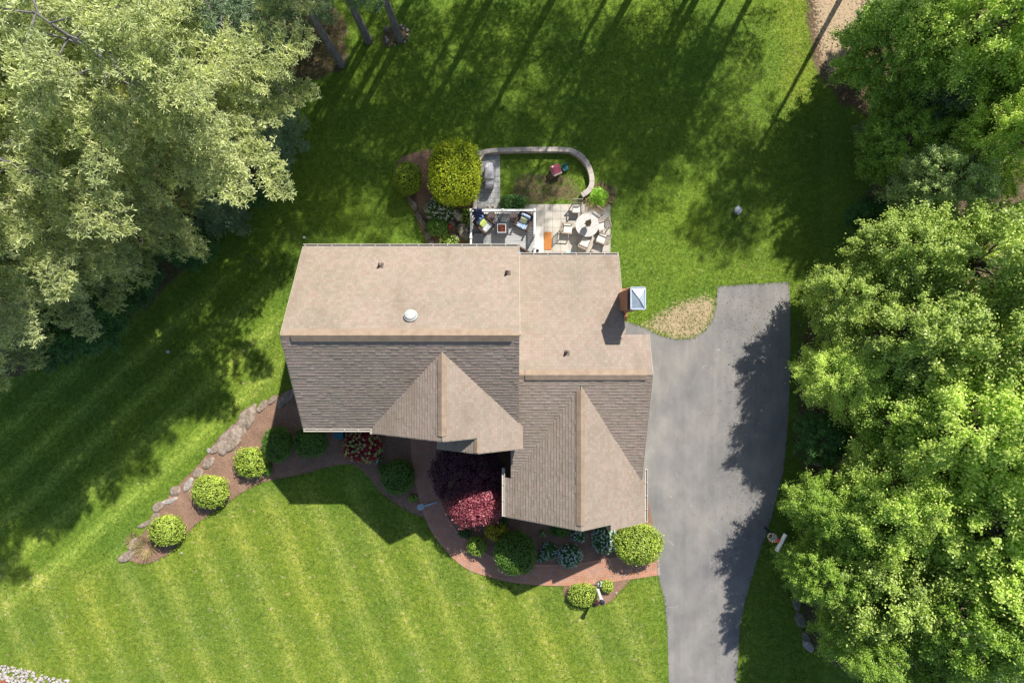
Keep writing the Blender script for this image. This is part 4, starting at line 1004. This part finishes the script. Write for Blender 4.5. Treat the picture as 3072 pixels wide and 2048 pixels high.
cp.add([(x0,y0,z),(x1,y0,z),(x1,y1,z),(x0,y1,z),(cx,cy,z+.22)], [(0,1,4),(1,2,4),(2,3,4),(3,0,4),(3,2,1,0)])
for a, b in (((x0,y0),(x1,y0)),((x1,y0),(x1,y1)),((x1,y1),(x0,y1)),((x0,y1),(x0,y0))): cp.bar((*a,z+.01),(*b,z+.01), .05, .09)
for a in ((x0,y0),(x1,y0),(x1,y1),(x0,y1)): cp.bar((*a,z+.03),(cx,cy,z+.235),.02,.02); cp.bar((a[0]*.97+cx*.03,a[1],z-.25),(a[0]*.97+cx*.03,a[1],z),.03)
cp.build('chimney_cap', M['galv'], wn)
# roof vents
def vent(px, py, h, parent, slope, label=None):
    p = at(px, py, h); mb = MB(); mb.tube([(p.x,p.y,h-.3),(p.x,p.y,h+.32)], .055, 12, False); mb.tube([(p.x,p.y,h+.32),(p.x,p.y,h-.3)], .04, 12, False)
    o = mb.build('vent_pipe', M['pvc'], parent)
    # black hole & flashing live in the same roof
    m2 = MB(); n = Vector((0, slope, 1)).normalized(); M3 = n.to_track_quat('Z', 'Y').to_matrix(); m2.box((p.x+.04,p.y-.03,h+.03), (.26,.30,.02), M=M3); m2.tube([(p.x,p.y,h-.1),(p.x,p.y,h+.12)], [.11,.07], 12)
    m2.build('vent_flashing', M['lead'], parent)
def hplane(px, py, yr, hr, slope, side=1):   # solve height on a north slope under this pixel
    h = 6.0
    for _ in range(20): p = at(px, py, h); h = hr*q-slope*abs(p.y-yr*q)
    return h
vent(1140,794, hplane(1140,794,14,489,.75), main, .75); vent(1521,817, hplane(1521,817,14,489,.75), main, .75)
vent(1698,1056, hplane(1698,1056,-82,374,.5), wn2, .5)
h = hplane(1231,948,14,489,.75); p = at(1231,946,h+.2); n = Vector((0,.75*.8,1)).normalized()
mb = MB(); mb.lathe([(.31,-.1),(.31,.02),(.30,.035),(.268,.04),(.262,.10),(.24,.14),(.14,.165),(0.01,.17)], 32); o = mb.build('roof_fan', M['galv'], main, smooth=False)
o.location = (p.x, p.y, h+.13); o.rotation_euler = n.to_track_quat('Z','Y').to_euler(); o.data.materials[0] = M['palegrey']
mb = MB(); mb.lathe([(.24,-.3),(.24,.0)], 24); o2 = mb.build('fan_base', M['darkmetal'], main); o2.location = (p.x, p.y, h+.1); o2.rotation_euler = o.rotation_euler

# ------------------------------------------------------------------ deck
dx0, dx1, dy0, dy1, dz = -120*q, 67*q, 222*q, 380*q, .55
deck = empty('deck', (0,0,0), 0, 'raised grey-board deck with a white railing behind the house', 'deck')
mb = MB(); y = dy0
while y < dy1-.02: mb.box(((dx0+dx1)/2, y+.07, dz-.015), (dx1-dx0, .135, .03)); y += .145
mb.build('floor', M['deck'], deck)
mb = MB(); mb.box(((dx0+dx1)/2, (dy0+dy1)/2, .24), (dx1-dx0-.05, dy1-dy0-.05, .48)); mb.build('skirt', M['white'], deck)
def rail(a, b, z0, name='railing', bal=True):
    a, b = Vector((*a, 0)), Vector((*b, 0)); mb = MB(); up = lambda z: Vector((0,0,z))
    mb.bar(a+up(z0+.93), b+up(z0+.93), .10, .05); mb.bar(a+up(z0+.885), b+up(z0+.885), .05, .04); mb.bar(a+up(z0+.10), b+up(z0+.10), .06, .04)
    n = int((b-a).length/.115)
    for i in range(1, n): p = a.lerp(b, i/n); mb.bar(p+up(z0+.1), p+up(z0+.9), .035)
    return mb.build(name, M['white'], deck)
rail((dx0, dy1-.03), (dx1, dy1-.03), dz); rail((dx0+.03, dy0), (dx0+.03, dy1), dz); rail((dx1-.03, dy1), (dx1-.03, 312*q), dz); rail((dx1-.03, 272*q), (dx1-.03, dy0+.1), dz)
for x, y in ((dx0+.03,dy1-.03),(dx1-.03,dy1-.03),((dx0+dx1)/2,dy1-.03),(dx1-.03,312*q),(dx0+.03,300*q),(dx1-.03,272*q)):
    mb = MB(); mb.box((x,y,dz+.5),(.10,.10,1.0)); mb.box((x,y,dz+1.01),(.135,.135,.03)); mb.add([(x-.06,y-.06,dz+1.025),(x+.06,y-.06,dz+1.025),(x+.06,y+.06,dz+1.025),(x-.06,y+.06,dz+1.025),(x,y,dz+1.07)],[(0,1,4),(1,2,4),(2,3,4),(3,0,4)])
    mb.build('post', M['white'], deck)
for i, (x0, x1, z) in enumerate(((dx1, dx1+.24, .38), (dx1+.24, dx1+.48, .20))):
    mb = MB(); mb.box(((x0+x1)/2, 297*q, z/2), (x1-x0, 88*q, z-.02)); mb.build('stair_riser', M['white'], deck)
    mb = MB(); 
    for k in range(2): mb.box((x0+.06+k*.122, 297*q, z), (.115, 90*q, .03))
    mb.build('stair_tread', M['tabletop'], deck)
# ------------------------------------------------------------------ things on the deck
def wicker_chair(px, py, front, label, seat='pattern', back='pattern', pillow='sage', group='wicker armchairs on the deck'):
    p = at(px, py, dz+.4); rz = math.atan2(front[1], front[0])-math.pi/2
    t = empty('wicker_armchair', (p.x, p.y, dz), rz, label, 'armchair', group)          # front is +y
    mb = MB(); mb.box((0,.02,.17),(.66,.76,.26)); mb.build('base', M['wicker'], t, bevel=.02)
    for s_ in (-1,1):
        mb = MB(); mb.bar((s_*.36,.44,.56),(s_*.36,-.30,.62),.11,.06); mb.bar((s_*.37,.40,0),(s_*.37,.42,.56),.07); mb.box((s_*.37,.03,.33),(.05,.72,.42)); mb.build('armrest', M['wicker'], t, bevel=.015)
    mb = MB(); mb.box((0,-.39,.52),(.80,.09,.82), M=Matrix.Rotation(.16,3,'X')); mb.build('backrest', M['wicker'], t, bevel=.025)
    mb = MB(); mb.box((0,.10,.36),(.58,.60,.13)); mb.build('seat_cushion', M[seat], t, bevel=.04)
    mb = MB(); mb.box((0,-.26,.62),(.56,.15,.46), M=Matrix.Rotation(.2,3,'X')); mb.build('back_cushion', M[back], t, bevel=.05)
    if pillow: mb = MB(); mb.box((.02,-.04,.56),(.40,.14,.36), M=Matrix.Rotation(.75,3,'X')@Matrix.Rotation(.1,3,'Z')); mb.build('pillow', M[pillow], t, bevel=.05)
wicker_chair(1452,672,(.74,-.67),'wicker armchair with a lime green pillow under the navy umbrella','palecush','bluecush','lime')
wicker_chair(1571,664,(-.43,-.9),'wicker armchair with blue patterned cushions and a sage pillow in the deck corner')
wicker_chair(1567,770,(-.85,.5),'wicker armchair half hidden under the wing eave', pillow=None)
for px, py, l_ in ((1475,647,'round taupe side table beside the lime pillow chair'),(1541,650,'round taupe side table left of the sage pillow chair')):
    p = at(px, py, dz+.45); t = empty('side_table', (p.x,p.y,dz), 0, l_, 'side table', 'round side tables on the deck')
    mb = MB(); mb.lathe([(.19,0),(.17,.2),(.20,.40)], 24); mb.build('base', M['wicker2'], t, smooth=True)
    mb = MB(); mb.lathe([(.0,.40),(.23,.40),(.235,.425),(.225,.445),(.0,.445)], 28); mb.build('tabletop', M['wicker2'], t)
p = at(1505,685,dz+.5); t = empty('fire_pit_table', (p.x,p.y,dz), 0, 'square navy-black fire pit table with red lava rock in the middle of the deck', 'fire pit')
mb = MB(); mb.box((0,0,.22),(.6,.6,.44)); mb.build('base', M['black'], t)
mb = MB()
for s_ in (-1,1): mb.box((s_*.30,0,.47),(.16,.76,.05)); mb.box((0,s_*.30,.469),(.44,.16,.05))
mb.build('tabletop', M['black'], t, bevel=.004)
mb = MB()
for s_ in (-1,1): mb.box((s_*.225,0,.51),(.025,.475,.03)); mb.box((0,s_*.225,.509),(.425,.025,.028))
mb.build('burner_rim', M['white'], t)
V_, F_ = [], []; b = 0
for i in range(120):
    s_ = random.uniform(.018,.034); P = IV2*s_*(1+.2*nz(IV2,3,i))[:,None]+np.array([random.uniform(-.19,.19),random.uniform(-.19,.19),.46+random.uniform(-.01,.02)]); V_.append(P); F_.append(IF2+b); b += len(P)
o = link('lava_rock', np_mesh('lava_rock', np.concatenate(V_), np.concatenate(F_), 3, M['lava']), t)
mb = MB(); pts = [at(1494,640,dz+.02), at(1494,652,dz+.02), at(1497,660,dz+.02), at(1502,668,dz+.02)]; mb.tube(pts, .016, 6); tag(mb.build('gas_hose', M['black'], smooth=True), 'thin black hose running from the railing to the fire pit', 'hose')
p = at(1433,718,dz+.6); t = empty('storage_box', (p.x,p.y,dz), 0, 'square charcoal covered box in the deck corner near the house', 'storage box')
mb = MB(); mb.box((0,0,.27),(.58,.6,.54)); mb.build('body', M['slate'], t, bevel=.01); mb = MB(); mb.box((0,0,.565),(.62,.64,.05)); mb.build('lid', M['slate'], t, bevel=.012)
# umbrellas, closed
def umbrella(px, py, z0, ht, mat, label, r=.2, lean=0, zc=None, folds=8):
    p = at(px, py, z0); t = empty('closed_umbrella', (p.x,p.y,z0), 0, label, 'umbrella', None)
    mb = MB(); mb.tube([(0,0,0),(0,0,ht)], .025, 10); mb.build('pole', M['darkmetal'], t, smooth=True)
    zc = zc or ht*.42; n = folds*4; mb = MB(); vs_, fs = [], []
    prof = [(zc-.05, r*.9),(zc+.1,r),(zc+(ht-zc)*.4,r*.72),(zc+(ht-zc)*.75,r*.42),(ht+.02,.03)]
    for z, rr in prof:
        for k in range(n):
            a = 2*math.pi*k/n; s_ = 1+.32*math.cos(folds*a)*(1 if rr > .05 else 0); vs_.append((rr*s_*math.cos(a), rr*s_*math.sin(a), z+.05*math.sin(folds*a+1)*(rr/r)))
    for i in range(len(prof)-1):
        for k in range(n): fs.append((i*n+k, i*n+(k+1) % n, (i+1)*n+(k+1) % n, (i+1)*n+k))
    mb.add(vs_, fs); mb.build('canopy', M[mat], t, smooth=True)
    mb = MB(); mb.lathe([(.03,ht),(.045,ht+.03),(.02,ht+.08)], 12); mb.build('finial', M['darkmetal'], t)
    return t
umbrella(1761,675,.74,1.55,'taupe','closed taupe umbrella standing in the round dining table',.15,zc=.35)
umbrella(1437,653,dz,2.3,'navy','closed navy umbrella over the lime pillow armchair',.27,zc=1.2)
mb = MB()
a, b = at(1414,622,dz+1.1), at(1428,640,dz+2.3)
mb.bar(at(1416,630,dz+.05), at(1416,628,dz+1.9), .05); mb.bar(at(1416,628,dz+1.7), at(1430,634,dz+2.5), .04); mb.bar(at(1416,640,dz+.9), at(1428,642,dz+1.9), .03)
tag(mb.build('umbrella_stand', M['black']), 'black cantilever arm of the navy umbrella in the railing corner', 'umbrella stand')
# ------------------------------------------------------------------ patio
p = at(1761.4,675,.74); t = empty('dining_table', (p.x,p.y,0), 0, 'round pale slatted dining table on the patio', 'dining table')
mb = MB(); R = .65; n = 8; wsl = 2*R/n
for i in range(n):
    x0, x1 = -R+i*wsl+.006, -R+(i+1)*wsl-.006; m = 10; poly = []
    for k in range(m+1): x = x0+(x1-x0)*k/m; poly.append((x, -math.sqrt(max(0,(R-.03)**2-x*x))))
    for k in range(m+1): x = x1-(x1-x0)*k/m; poly.append((x, math.sqrt(max(0,(R-.03)**2-x*x))))
    poly = [(a_, b_) for a_, b_ in poly if abs(b_) > 1e-4 or True]
    mb.prism(poly, .715, .74)
o = mb.build('tabletop', M['tabletop'], t); o.rotation_euler = (0,0,math.radians(-52))
mb = MB(); n = 48
for k in range(n):
    a, b = 2*math.pi*k/n, 2*math.pi*(k+1)/n; pr = lambda r_, an, z: (r_*math.cos(an), r_*math.sin(an), z)
    r0, r1 = R-.035, R
    mb.add([pr(r0,a,.745),pr(r1,a,.745),pr(r1,b,.745),pr(r0,b,.745),pr(r0,a,.70),pr(r1,a,.70),pr(r1,b,.70),pr(r0,b,.70)], [(0,1,2,3),(7,6,5,4),(1,5,6,2),(0,3,7,4)])
mb.build('rim', M['tabletop'], t)
for k in range(4):
    a = math.pi/4+k*math.pi/2; mb = MB(); mb.bar((.42*math.cos(a),.42*math.sin(a),0),(.36*math.cos(a),.36*math.sin(a),.71),.06); mb.build('leg', M['teak'], t)
def dining_chair(px, py, front, label):
    p = at(px, py, .45); rz = math.atan2(front[1], front[0])-math.pi/2
    t = empty('dining_chair', (p.x,p.y,0), rz, label, 'chair', 'chairs around the round patio table')
    for sx in (-1,1):
        mb = MB(); mb.bar((sx*.27,.24,0),(sx*.27,.24,.62),.045); mb.build('leg', M['teak'], t)
        mb = MB(); mb.bar((sx*.27,-.26,0),(sx*.27,-.25,.45),.045); mb.bar((sx*.27,-.25,.45),(sx*.27,-.42,.95),.045,.03); mb.build('leg', M['teak'], t)
        mb = MB(); mb.bar((sx*.275,.27,.645),(sx*.275,-.30,.66),.06,.025); mb.build('armrest', M['teak'], t)
    mb = MB(); mb.box((0,0,.40),(.50,.50,.05)); mb.build('seat', M['darkteak'], t)
    mb = MB(); mb.bar((-.27,-.42,.95),(.27,-.42,.95),.03,.07); mb.bar((-.27,-.29,.56),(.27,-.29,.56),.03,.05)
    for k in range(5): x = -.18+.09*k; mb.bar((x,-.29,.56),(x,-.415,.94),.035,.015)
    mb.build('backrest', M['teak'], t)
    mb = MB(); mb.box((0,.02,.46),(.47,.47,.07)); mb.build('cushion', M['ivory'], t, bevel=.03)
dining_chair(1731,625,(0,-1),'chair with a white cushion above left of the table, its slatted back to the lawn')
dining_chair(1787,648,(-.57,-.82),'chair pushed under the table beside the hosta')
dining_chair(1806,677,(-.95,-.3),'chair on the right of the table with its slatted back to the grass')
dining_chair(1805,716,(-.94,.35),'chair at the lower right of the table, white cushion fully visible')
dining_chair(1754,728,(.38,.92),'chair at the lower side of the table near the eave')
dining_chair(1702,686,(1,-.08),'chair standing apart on the left of the table')
p = at(1643.6,723); mb = MB(); mb.box((p.x,p.y,.045),(.43,1.0,.035)); o = mb.build('doormat', M['mat'], bevel=.008); tag(o, 'orange-brown mat at the foot of the deck stairs', 'doormat')
# crumpled towel by the eave
V0 = IV.copy(); P = V0*np.array([.27,.16,.10])*(1+.28*nz(V0,4,5))[:,None]; P[:,2] = np.maximum(P[:,2],-.05); o = link('towel', np_mesh('towel', P, IF, 3, M['skyblue'], True)); p = at(1710,762); o.location = (p.x,p.y,.06); tag(o, 'light blue crumpled towel at the wing eave', 'towel')
p = at(1612,753,.4); t = MB(); t.lathe([(.05,0),(.075,.0),(.09,.13),(.075,.13),(.06,.05)], 16); o = t.build('plant_pot', M['darkmetal']); o.location = (p.x,p.y,.395); tag(o, 'small dark pot on the upper deck step', 'pot')
for px, l_ in ((1462,'pale pot left of the other just outside the railing'),(1478,'pale pot right of the other just outside the railing')):
    p = at(px,624,.1); t = MB(); t.lathe([(.07,0),(.11,.18),(.13,.2),(.10,.2),(.08,.05)], 18); o = t.build('plant_pot', M['ivory'], smooth=False); o.location = (p.x,p.y,.03); tag(o, l_, 'pot', 'pots outside the deck railing')
# seat wall
src = lambda pts: [(a/1.3061, b/1.3061) for a, b in pts]
k_ = 1-.42/H
def wl(pts): return src([(1536+(a-1536)*k_, 1024+(b-1024)*k_) for a, b in pts])
Aw = wl([(1433,476),(1441,458),(1462,446),(1560,441),(1690,441),(1728,449),(1757,470),(1775,500),(1784,540),(1776,572),(1750,592)])
Bw = wl([(1441,483),(1450,469),(1466,459),(1560,455),(1688,455),(1720,462),(1745,481),(1762,508),(1769,540),(1763,562),(1742,579)])
wallo = strip('garden_wall', Aw, Bw, M['wallstone'], .42); tag(wallo, 'curved low stone seat wall with pinkish coping around the play area', 'wall')
Aw = wl([(1418,560),(1418,600),(1418,632)]); Bw = wl([(1431,560),(1431,600),(1431,632)])
tag(strip('garden_wall', Aw, Bw, M['wallstone'], .42), 'short low wall between the golden arborvitae and the paver walk', 'wall')
# grill
p = at(1467,524,.7); t = empty('covered_grill', (p.x,p.y,0), 0, 'barbecue grill under a lilac-grey cover on the paver walk', 'grill')
mb = MB()
secs = [(-.66,.20,.55,.88),(-.60,.25,.30,.95),(-.34,.27,.2,1.0),(-.30,.27,.2,1.14),(.30,.27,.2,1.16),(.36,.26,.2,.98),(.60,.20,.3,.93),(.64,.15,.5,.88)]
vs_, fs = [], []
for y, hw, zb, zt in secs:
    vs_ += [(-hw*1.05,y,.1),(-hw,y,zt-.10),(-hw*.7,y,zt),(hw*.7,y,zt),(hw,y,zt-.10),(hw*1.05,y,.1)]
for i in range(len(secs)-1):
    for k in range(5): fs.append((i*6+k, i*6+k+1, (i+1)*6+k+1, (i+1)*6+k))
fs += [(0,1,2,3,4,5), tuple((len(secs)-1)*6+k for k in range(5,-1,-1))]
mb.add(vs_, fs); o = mb.build('cover', M['grillcover'], t, smooth=True, bevel=.02)
mb = MB(); mb.bar((.20,.02,1.13),(.24,.22,1.08),.03,.02); mb.build('handle', M['darkmetal'], t)
for sx in (-1,1):
    for sy in (-1,1): mb = MB(); mb.bar((sx*.22,sy*.5,0),(sx*.22,sy*.5,.3),.04); mb.build('leg', M['darkmetal'], t)
# toy playhouse
p = at(1668,509,.45); t = empty('toy_playhouse', (p.x,p.y,0), math.radians(25), 'toy playhouse with a faded red roof and beige walls on the worn grass', 'playhouse')
mb = MB(); mb.box((0,0,.26),(.44,.48,.50)); mb.box((0,-.27,.42),(.48,.09,.1)); mb.box((-.25,-.02,.44),(.08,.44,.08)); mb.build('wall', M['beigeplastic'], t, bevel=.02)
mb = MB(); z, e = .62, .48
for i in range(3): pass
mb.add([(-.24,.06,.68),(.24,.06,.68),(.24,-.24,.50),(-.24,-.24,.50),(.24,.28,.50),(-.24,.28,.50),(-.24,-.24,.45),(.24,-.24,.45),(.24,.28,.45),(-.24,.28,.45)], [(0,3,2,1),(0,1,4,5),(3,6,7,2),(5,4,8,9),(0,5,9,6,3),(1,2,7,8,4),(6,9,8,7)])
for y, z in ((-.09,.59),(.17,.59)): mb.box((0,y,z+.01),(.49,.02,.03))
mb.build('roof', M['redplastic'], t, bevel=.01)
mb = MB(); mb.tube([(-.15,.16,.55),(-.15,.16,.80)], .045, 10); mb.build('chimney', M['white'], t)
mb = MB(); mb.add([(-.26,-.05,.40),(-.26,-.27,.40),(-.50,-.30,.03),(-.50,-.08,.03),(-.26,-.05,.36),(-.26,-.27,.36),(-.50,-.30,0),(-.50,-.08,0)], [(0,3,2,1),(4,5,6,7),(0,4,7,3),(1,2,6,5),(2,3,7,6)]); mb.bar((-.25,-.04,.45),(-.5,-.07,.08),.03,.06); mb.bar((-.25,-.28,.45),(-.5,-.31,.08),.03,.06); mb.build('slide', M['brownplastic'], t)
p = at(1695,504,.2); t = empty('toy_chair', (p.x,p.y,0), math.radians(25), 'little teal plastic chair beside the toy playhouse', 'toy chair')
mb = MB(); mb.box((0,0,.22),(.30,.28,.04)); 
mb.build('seat', M['teal'], t, bevel=.01)
mb = MB(); mb.box((.02,.15,.36),(.32,.04,.30)); mb.build('backrest', M['tealdark'], t, bevel=.01)
for sx in (-1,1):
    for sy in (-1,1): mb = MB(); mb.bar((sx*.14,sy*.12,0),(sx*.13,sy*.11,.21),.04); mb.build('leg', M['tealdark'], t)
# red ball
mb = MB(); mb.lathe([(.001,-.13)]+[(.13*math.sin(math.pi*k/12), -.13*math.cos(math.pi*k/12)) for k in range(1,12)]+[(.001,.13)], 20); o = mb.build('gazing_ball', M['redball'], smooth=True); p = at(1349,678,.3); o.location = (p.x,p.y,.3); tag(o, 'shiny red garden ball beside the clipped boxwood', 'ball')
# ------------------------------------------------------------------ yard furniture
p = at(1793,1768); t = empty('lamp_post', (p.x,p.y,0), 0, 'white lamp post with a dark lantern in the bed below the brick path', 'lamp post')
mb = MB(); mb.box((0,0,.78),(.15,.15,1.56)); mb.box((0,0,.06),(.19,.19,.12)); mb.box((0,0,1.57),(.19,.19,.05)); mb.build('post', M['white'], t, bevel=.008)
mb = MB(); mb.lathe([(.05,1.6),(.10,1.64),(.12,1.85),(.09,1.88),(.16,1.89),(.05,1.99),(.01,2.03)], 6); mb.build('lantern', M['black'], t)
# basketball hoop
pb = at(2322,1616,2.9)
t = empty('basketball_hoop', (pb.x+.25,pb.y-.1,0), 0, 'basketball hoop with a white net beside the driveway under the trees', 'basketball hoop')
mb = MB(); mb.tube([(.35,-.1,0),(.3,-.1,2.2),(0.02,0,3.0)], .06, 10); mb.build('pole', M['black'], t, smooth=True)
ang = math.radians(62); dv = Vector((math.cos(ang), math.sin(ang), 0)); nv = Vector((-dv.y, dv.x, 0))
mb = MB(); mb.bar(Vector((0,0,3.2))-dv*.5, Vector((0,0,3.2))+dv*.5, .05, .34); mb.build('backboard', M['white'], t)
mb = MB(); c = nv*.42+Vector((0,0,3.05)); mb.tube([c+Vector((.23*math.cos(2*math.pi*k/24), .23*math.sin(2*math.pi*k/24), 0)) for k in range(25)], .012, 6, False); mb.box(nv*.1+Vector((0,0,3.04)), (.14,.2,.06), rz=ang+math.pi/2); rim = mb.build('rim', M['orangered'], t)
mb = MB()
for k in range(12):
    for s_ in (1,-1):
        a, b = 2*math.pi*k/12, 2*math.pi*(k+s_*.5)/12; c2 = 2*math.pi*(k+s_)/12
        mb.bar(c+Vector((.235*math.cos(a),.235*math.sin(a),.01)), c+Vector((.17*math.cos(b),.17*math.sin(b),-.2)), .016); mb.bar(c+Vector((.17*math.cos(b),.17*math.sin(b),-.2)), c+Vector((.13*math.cos(c2),.13*math.sin(c2),-.42)), .014)
mb.build('net', M['net'], t)
# septic riser
p = at(2210,633); t = empty('septic_riser', (p.x,p.y,0), 0, 'grey round plastic riser lid standing in the back lawn', 'septic riser')
mb = MB(); mb.lathe([(.17,0),(.17,.30)], 20); mb.build('pipe', M['greyplastic'], t, smooth=False)
mb = MB(); mb.lathe([(.2,.27),(.215,.30),(.205,.33),(.17,.335),(.165,.36),(.06,.40),(.001,.405)], 28); mb.tube([(0,0,.405),(0,0,.42)], .02, 8); mb.build('lid', M['greyplastic'], t)
mb = MB()
for s_ in (-1,1): mb.box((0,s_*.22,.29),(.11,.08,.05))
mb.build('lug', M['greyplastic'], t)
def small(name, px, py, prof, mat, label, cat):
    mb = MB(); mb.lathe(prof, 14); o = mb.build(name, M[mat]); p = at(px,py); o.location = (p.x,p.y,0); tag(o, label, cat); return o
small('sprinkler_head',914,713,[(.07,0),(.075,.12),(.05,.14),(.02,.15)],'white','white round marker on the grass by the back left roof corner','marker')
o = small('lawn_marker',505,1055,[(.09,0),(.085,.1),(.03,.13)],'galv','small pale teal cap in the shaded left lawn','marker'); o.data.materials[0] = M['greyblue']
# teal utility box under the front gutter
p = at(1024,1300); t = empty('utility_box', (p.x,p.y,0), 0, 'teal utility box under the front gutter', 'utility box'); mb = MB(); mb.box((0,0,.3),(.46,.42,.6)); mb.build('body', M['tealdark'], t, bevel=.02); mb = MB(); mb.box((0,0,.615),(.5,.46,.04)); mb.build('lid', M['tealdark'], t, bevel=.01)
# downspout-like piece by the path
mb = MB(); a, b = at(1312,1505,.1), at(1274,1517,.1); 
t = empty('garden_spade', (b.x,b.y,.08), math.atan2((b-a).y,(b-a).x), 'pale blue-grey spade lying across the left edge of the brick path', 'spade')
L = (b-a).length; mb.add([(-L,-.03,0),(-L,.03,0),(0,.055,0),(0,-.055,0),(-L,-.03,.05),(-L,.03,.05),(0,.055,.06),(0,-.055,.06)], [(0,1,2,3),(4,7,6,5),(0,3,7,4),(1,5,6,2),(0,4,5,1),(2,6,7,3)]); mb.build('handle', M['greyblue'], t)
mb = MB(); mb.prism([(.02,-.06),(.1,-.17),(.34,-.19),(.42,-.08),(.40,.12),(.3,.17),(.1,.14),(.02,.06)], 0, .05)
for k in range(5): mb.bar((.06,-.05+.025*k,.055),(.36,-.14+.065*k,.065),.015,.015)
mb.build('blade', M['greyblue'], t, bevel=.01)
# fallen twigs
mb = MB(); 
for pts in ([(735,762),(748,775),(752,800)],[(748,775),(790,790),(815,808)]): mb.tube([at(a,b,.02) for a,b in pts], [.02,.014,.006], 5)
tag(mb.build('fallen_branch', M['barkd']), 'fallen forked twig on the shaded grass left of the house', 'branch')
mb = MB(); mb.tube([at(1230,155,.02), at(1246,168,.03)], .02, 5); tag(mb.build('fallen_branch', M['straw']), 'short pale stick on the grass below the ringed trunk', 'branch')

# fallen leaves and grass tufts break up the lawn
def scatter_tufts():
    n = 200000
    X = rng.uniform(-29.5, 17.5, n); Y = rng.uniform(-20, 20, n)
    keep = np.ones(n, bool)
    for poly in (drive, bed1, bed2, bed3, bed4): keep &= ~inpoly(X, Y, fp(poly))
    keep &= ~inpoly(X, Y, fp(outer_+inner_[::-1]))
    keep &= ~((X > dx0-.3) & (X < 296*q) & (Y > 0) & (Y < 412*q)); keep &= ~((X > -103*q) & (X < -36*q) & (Y > 200*q) & (Y < 572*q))
    keep &= ~((X > -500*q) & (X < 330*q) & (Y > -450*q) & (Y < 215*q)) 
    keep &= ~inpoly(X, Y, fp([(1880,-60),(1862,60),(1875,170),(1925,225),(1985,260),(1995,420),(1960,620),(2400,620),(2400,-60)]))
    X, Y = X[keep], Y[keep]; n = len(X); m = 3
    c = np.repeat(np.stack([X, Y, np.zeros(n)], 1), m, 0)+rng.normal(size=(n*m,3))*np.array([.05,.05,0])
    ex = []
    for poly in (drive, bed1, bed3, outer_+[outer_[-1]]):
        Q_ = np.array(fp(poly)); 
        for a, b in zip(Q_, np.roll(Q_, -1, 0) if poly is not outer_ else Q_[1:]):
            L_ = np.linalg.norm(b-a); k_n = int(L_*70)
            if L_ > 14: continue
            t_ = rng.uniform(0,1,(k_n,1)); e_ = a+(b-a)*t_+rng.normal(size=(k_n,2))*np.array([.05,.05]); ex.append(np.concatenate([e_, np.full((k_n,1),.01)], 1))
    ex = np.concatenate(ex); ok = ~((ex[:,0] > -10) & (ex[:,0] < 6.6) & (ex[:,1] > -8.5) & (ex[:,1] < 5)) | ((ex[:,0] > 6.9)); ex = ex[ok]
    c = np.concatenate([c, ex]); n, m = len(c), 1
    d = rng.normal(size=(n*m,3))*np.array([.05,.05,0]); tip = c+d+np.array([0,0,1])*rng.uniform(.03,.075,(n*m,1))
    s_ = np.cross(tip-c, rng.normal(size=(n*m,3))); s_ /= np.linalg.norm(s_, axis=1, keepdims=True); s_ *= .011
    V = np.stack([c-s_, c+s_, tip], 1).reshape(-1,3)
    return np_mesh('grass', V, np.arange(3*n*m).reshape(-1,3), 3, M['grassblade'])
M['litter'] = leafmat('dry_leaves', [(.10,.06,.035,1), (.26,.17,.10,1), (.42,.32,.22,1)], .1, .7, .2, gain=1.0)
n = 5200; X = np.concatenate([rng.normal(8.6+4.6, 1.1, n//2), rng.uniform(13.5, 27, n//2)]); Y = rng.uniform(-19, 19, n)
k_ = ~((X < 7.2) | (X > 28)); X, Y = X[k_], Y[k_]; n = len(X)
V, Fq = quads(np.stack([X, Y, np.full(n, .03)], 1), rng.normal(size=(n,3))*.3+np.array([0,0,1]), rng.uniform(.03,.08,n), .04)
o = link('leaf_litter', np_mesh('leaf_litter', V, Fq, 4, M['litter'])); tag(o, 'dry brown leaves strewn along the right edge of the driveway', 'leaf litter', kind='stuff')
M['grassblade'] = leafmat('grass_blades', [(.055,.115,.012,1), (.12,.19,.02,1), (.22,.27,.05,1)], .25, .6, .2, gain=1.3)
o = link('grass', scatter_tufts()); tag(o, 'short green grass blades covering the lawns', 'grass', kind='stuff')
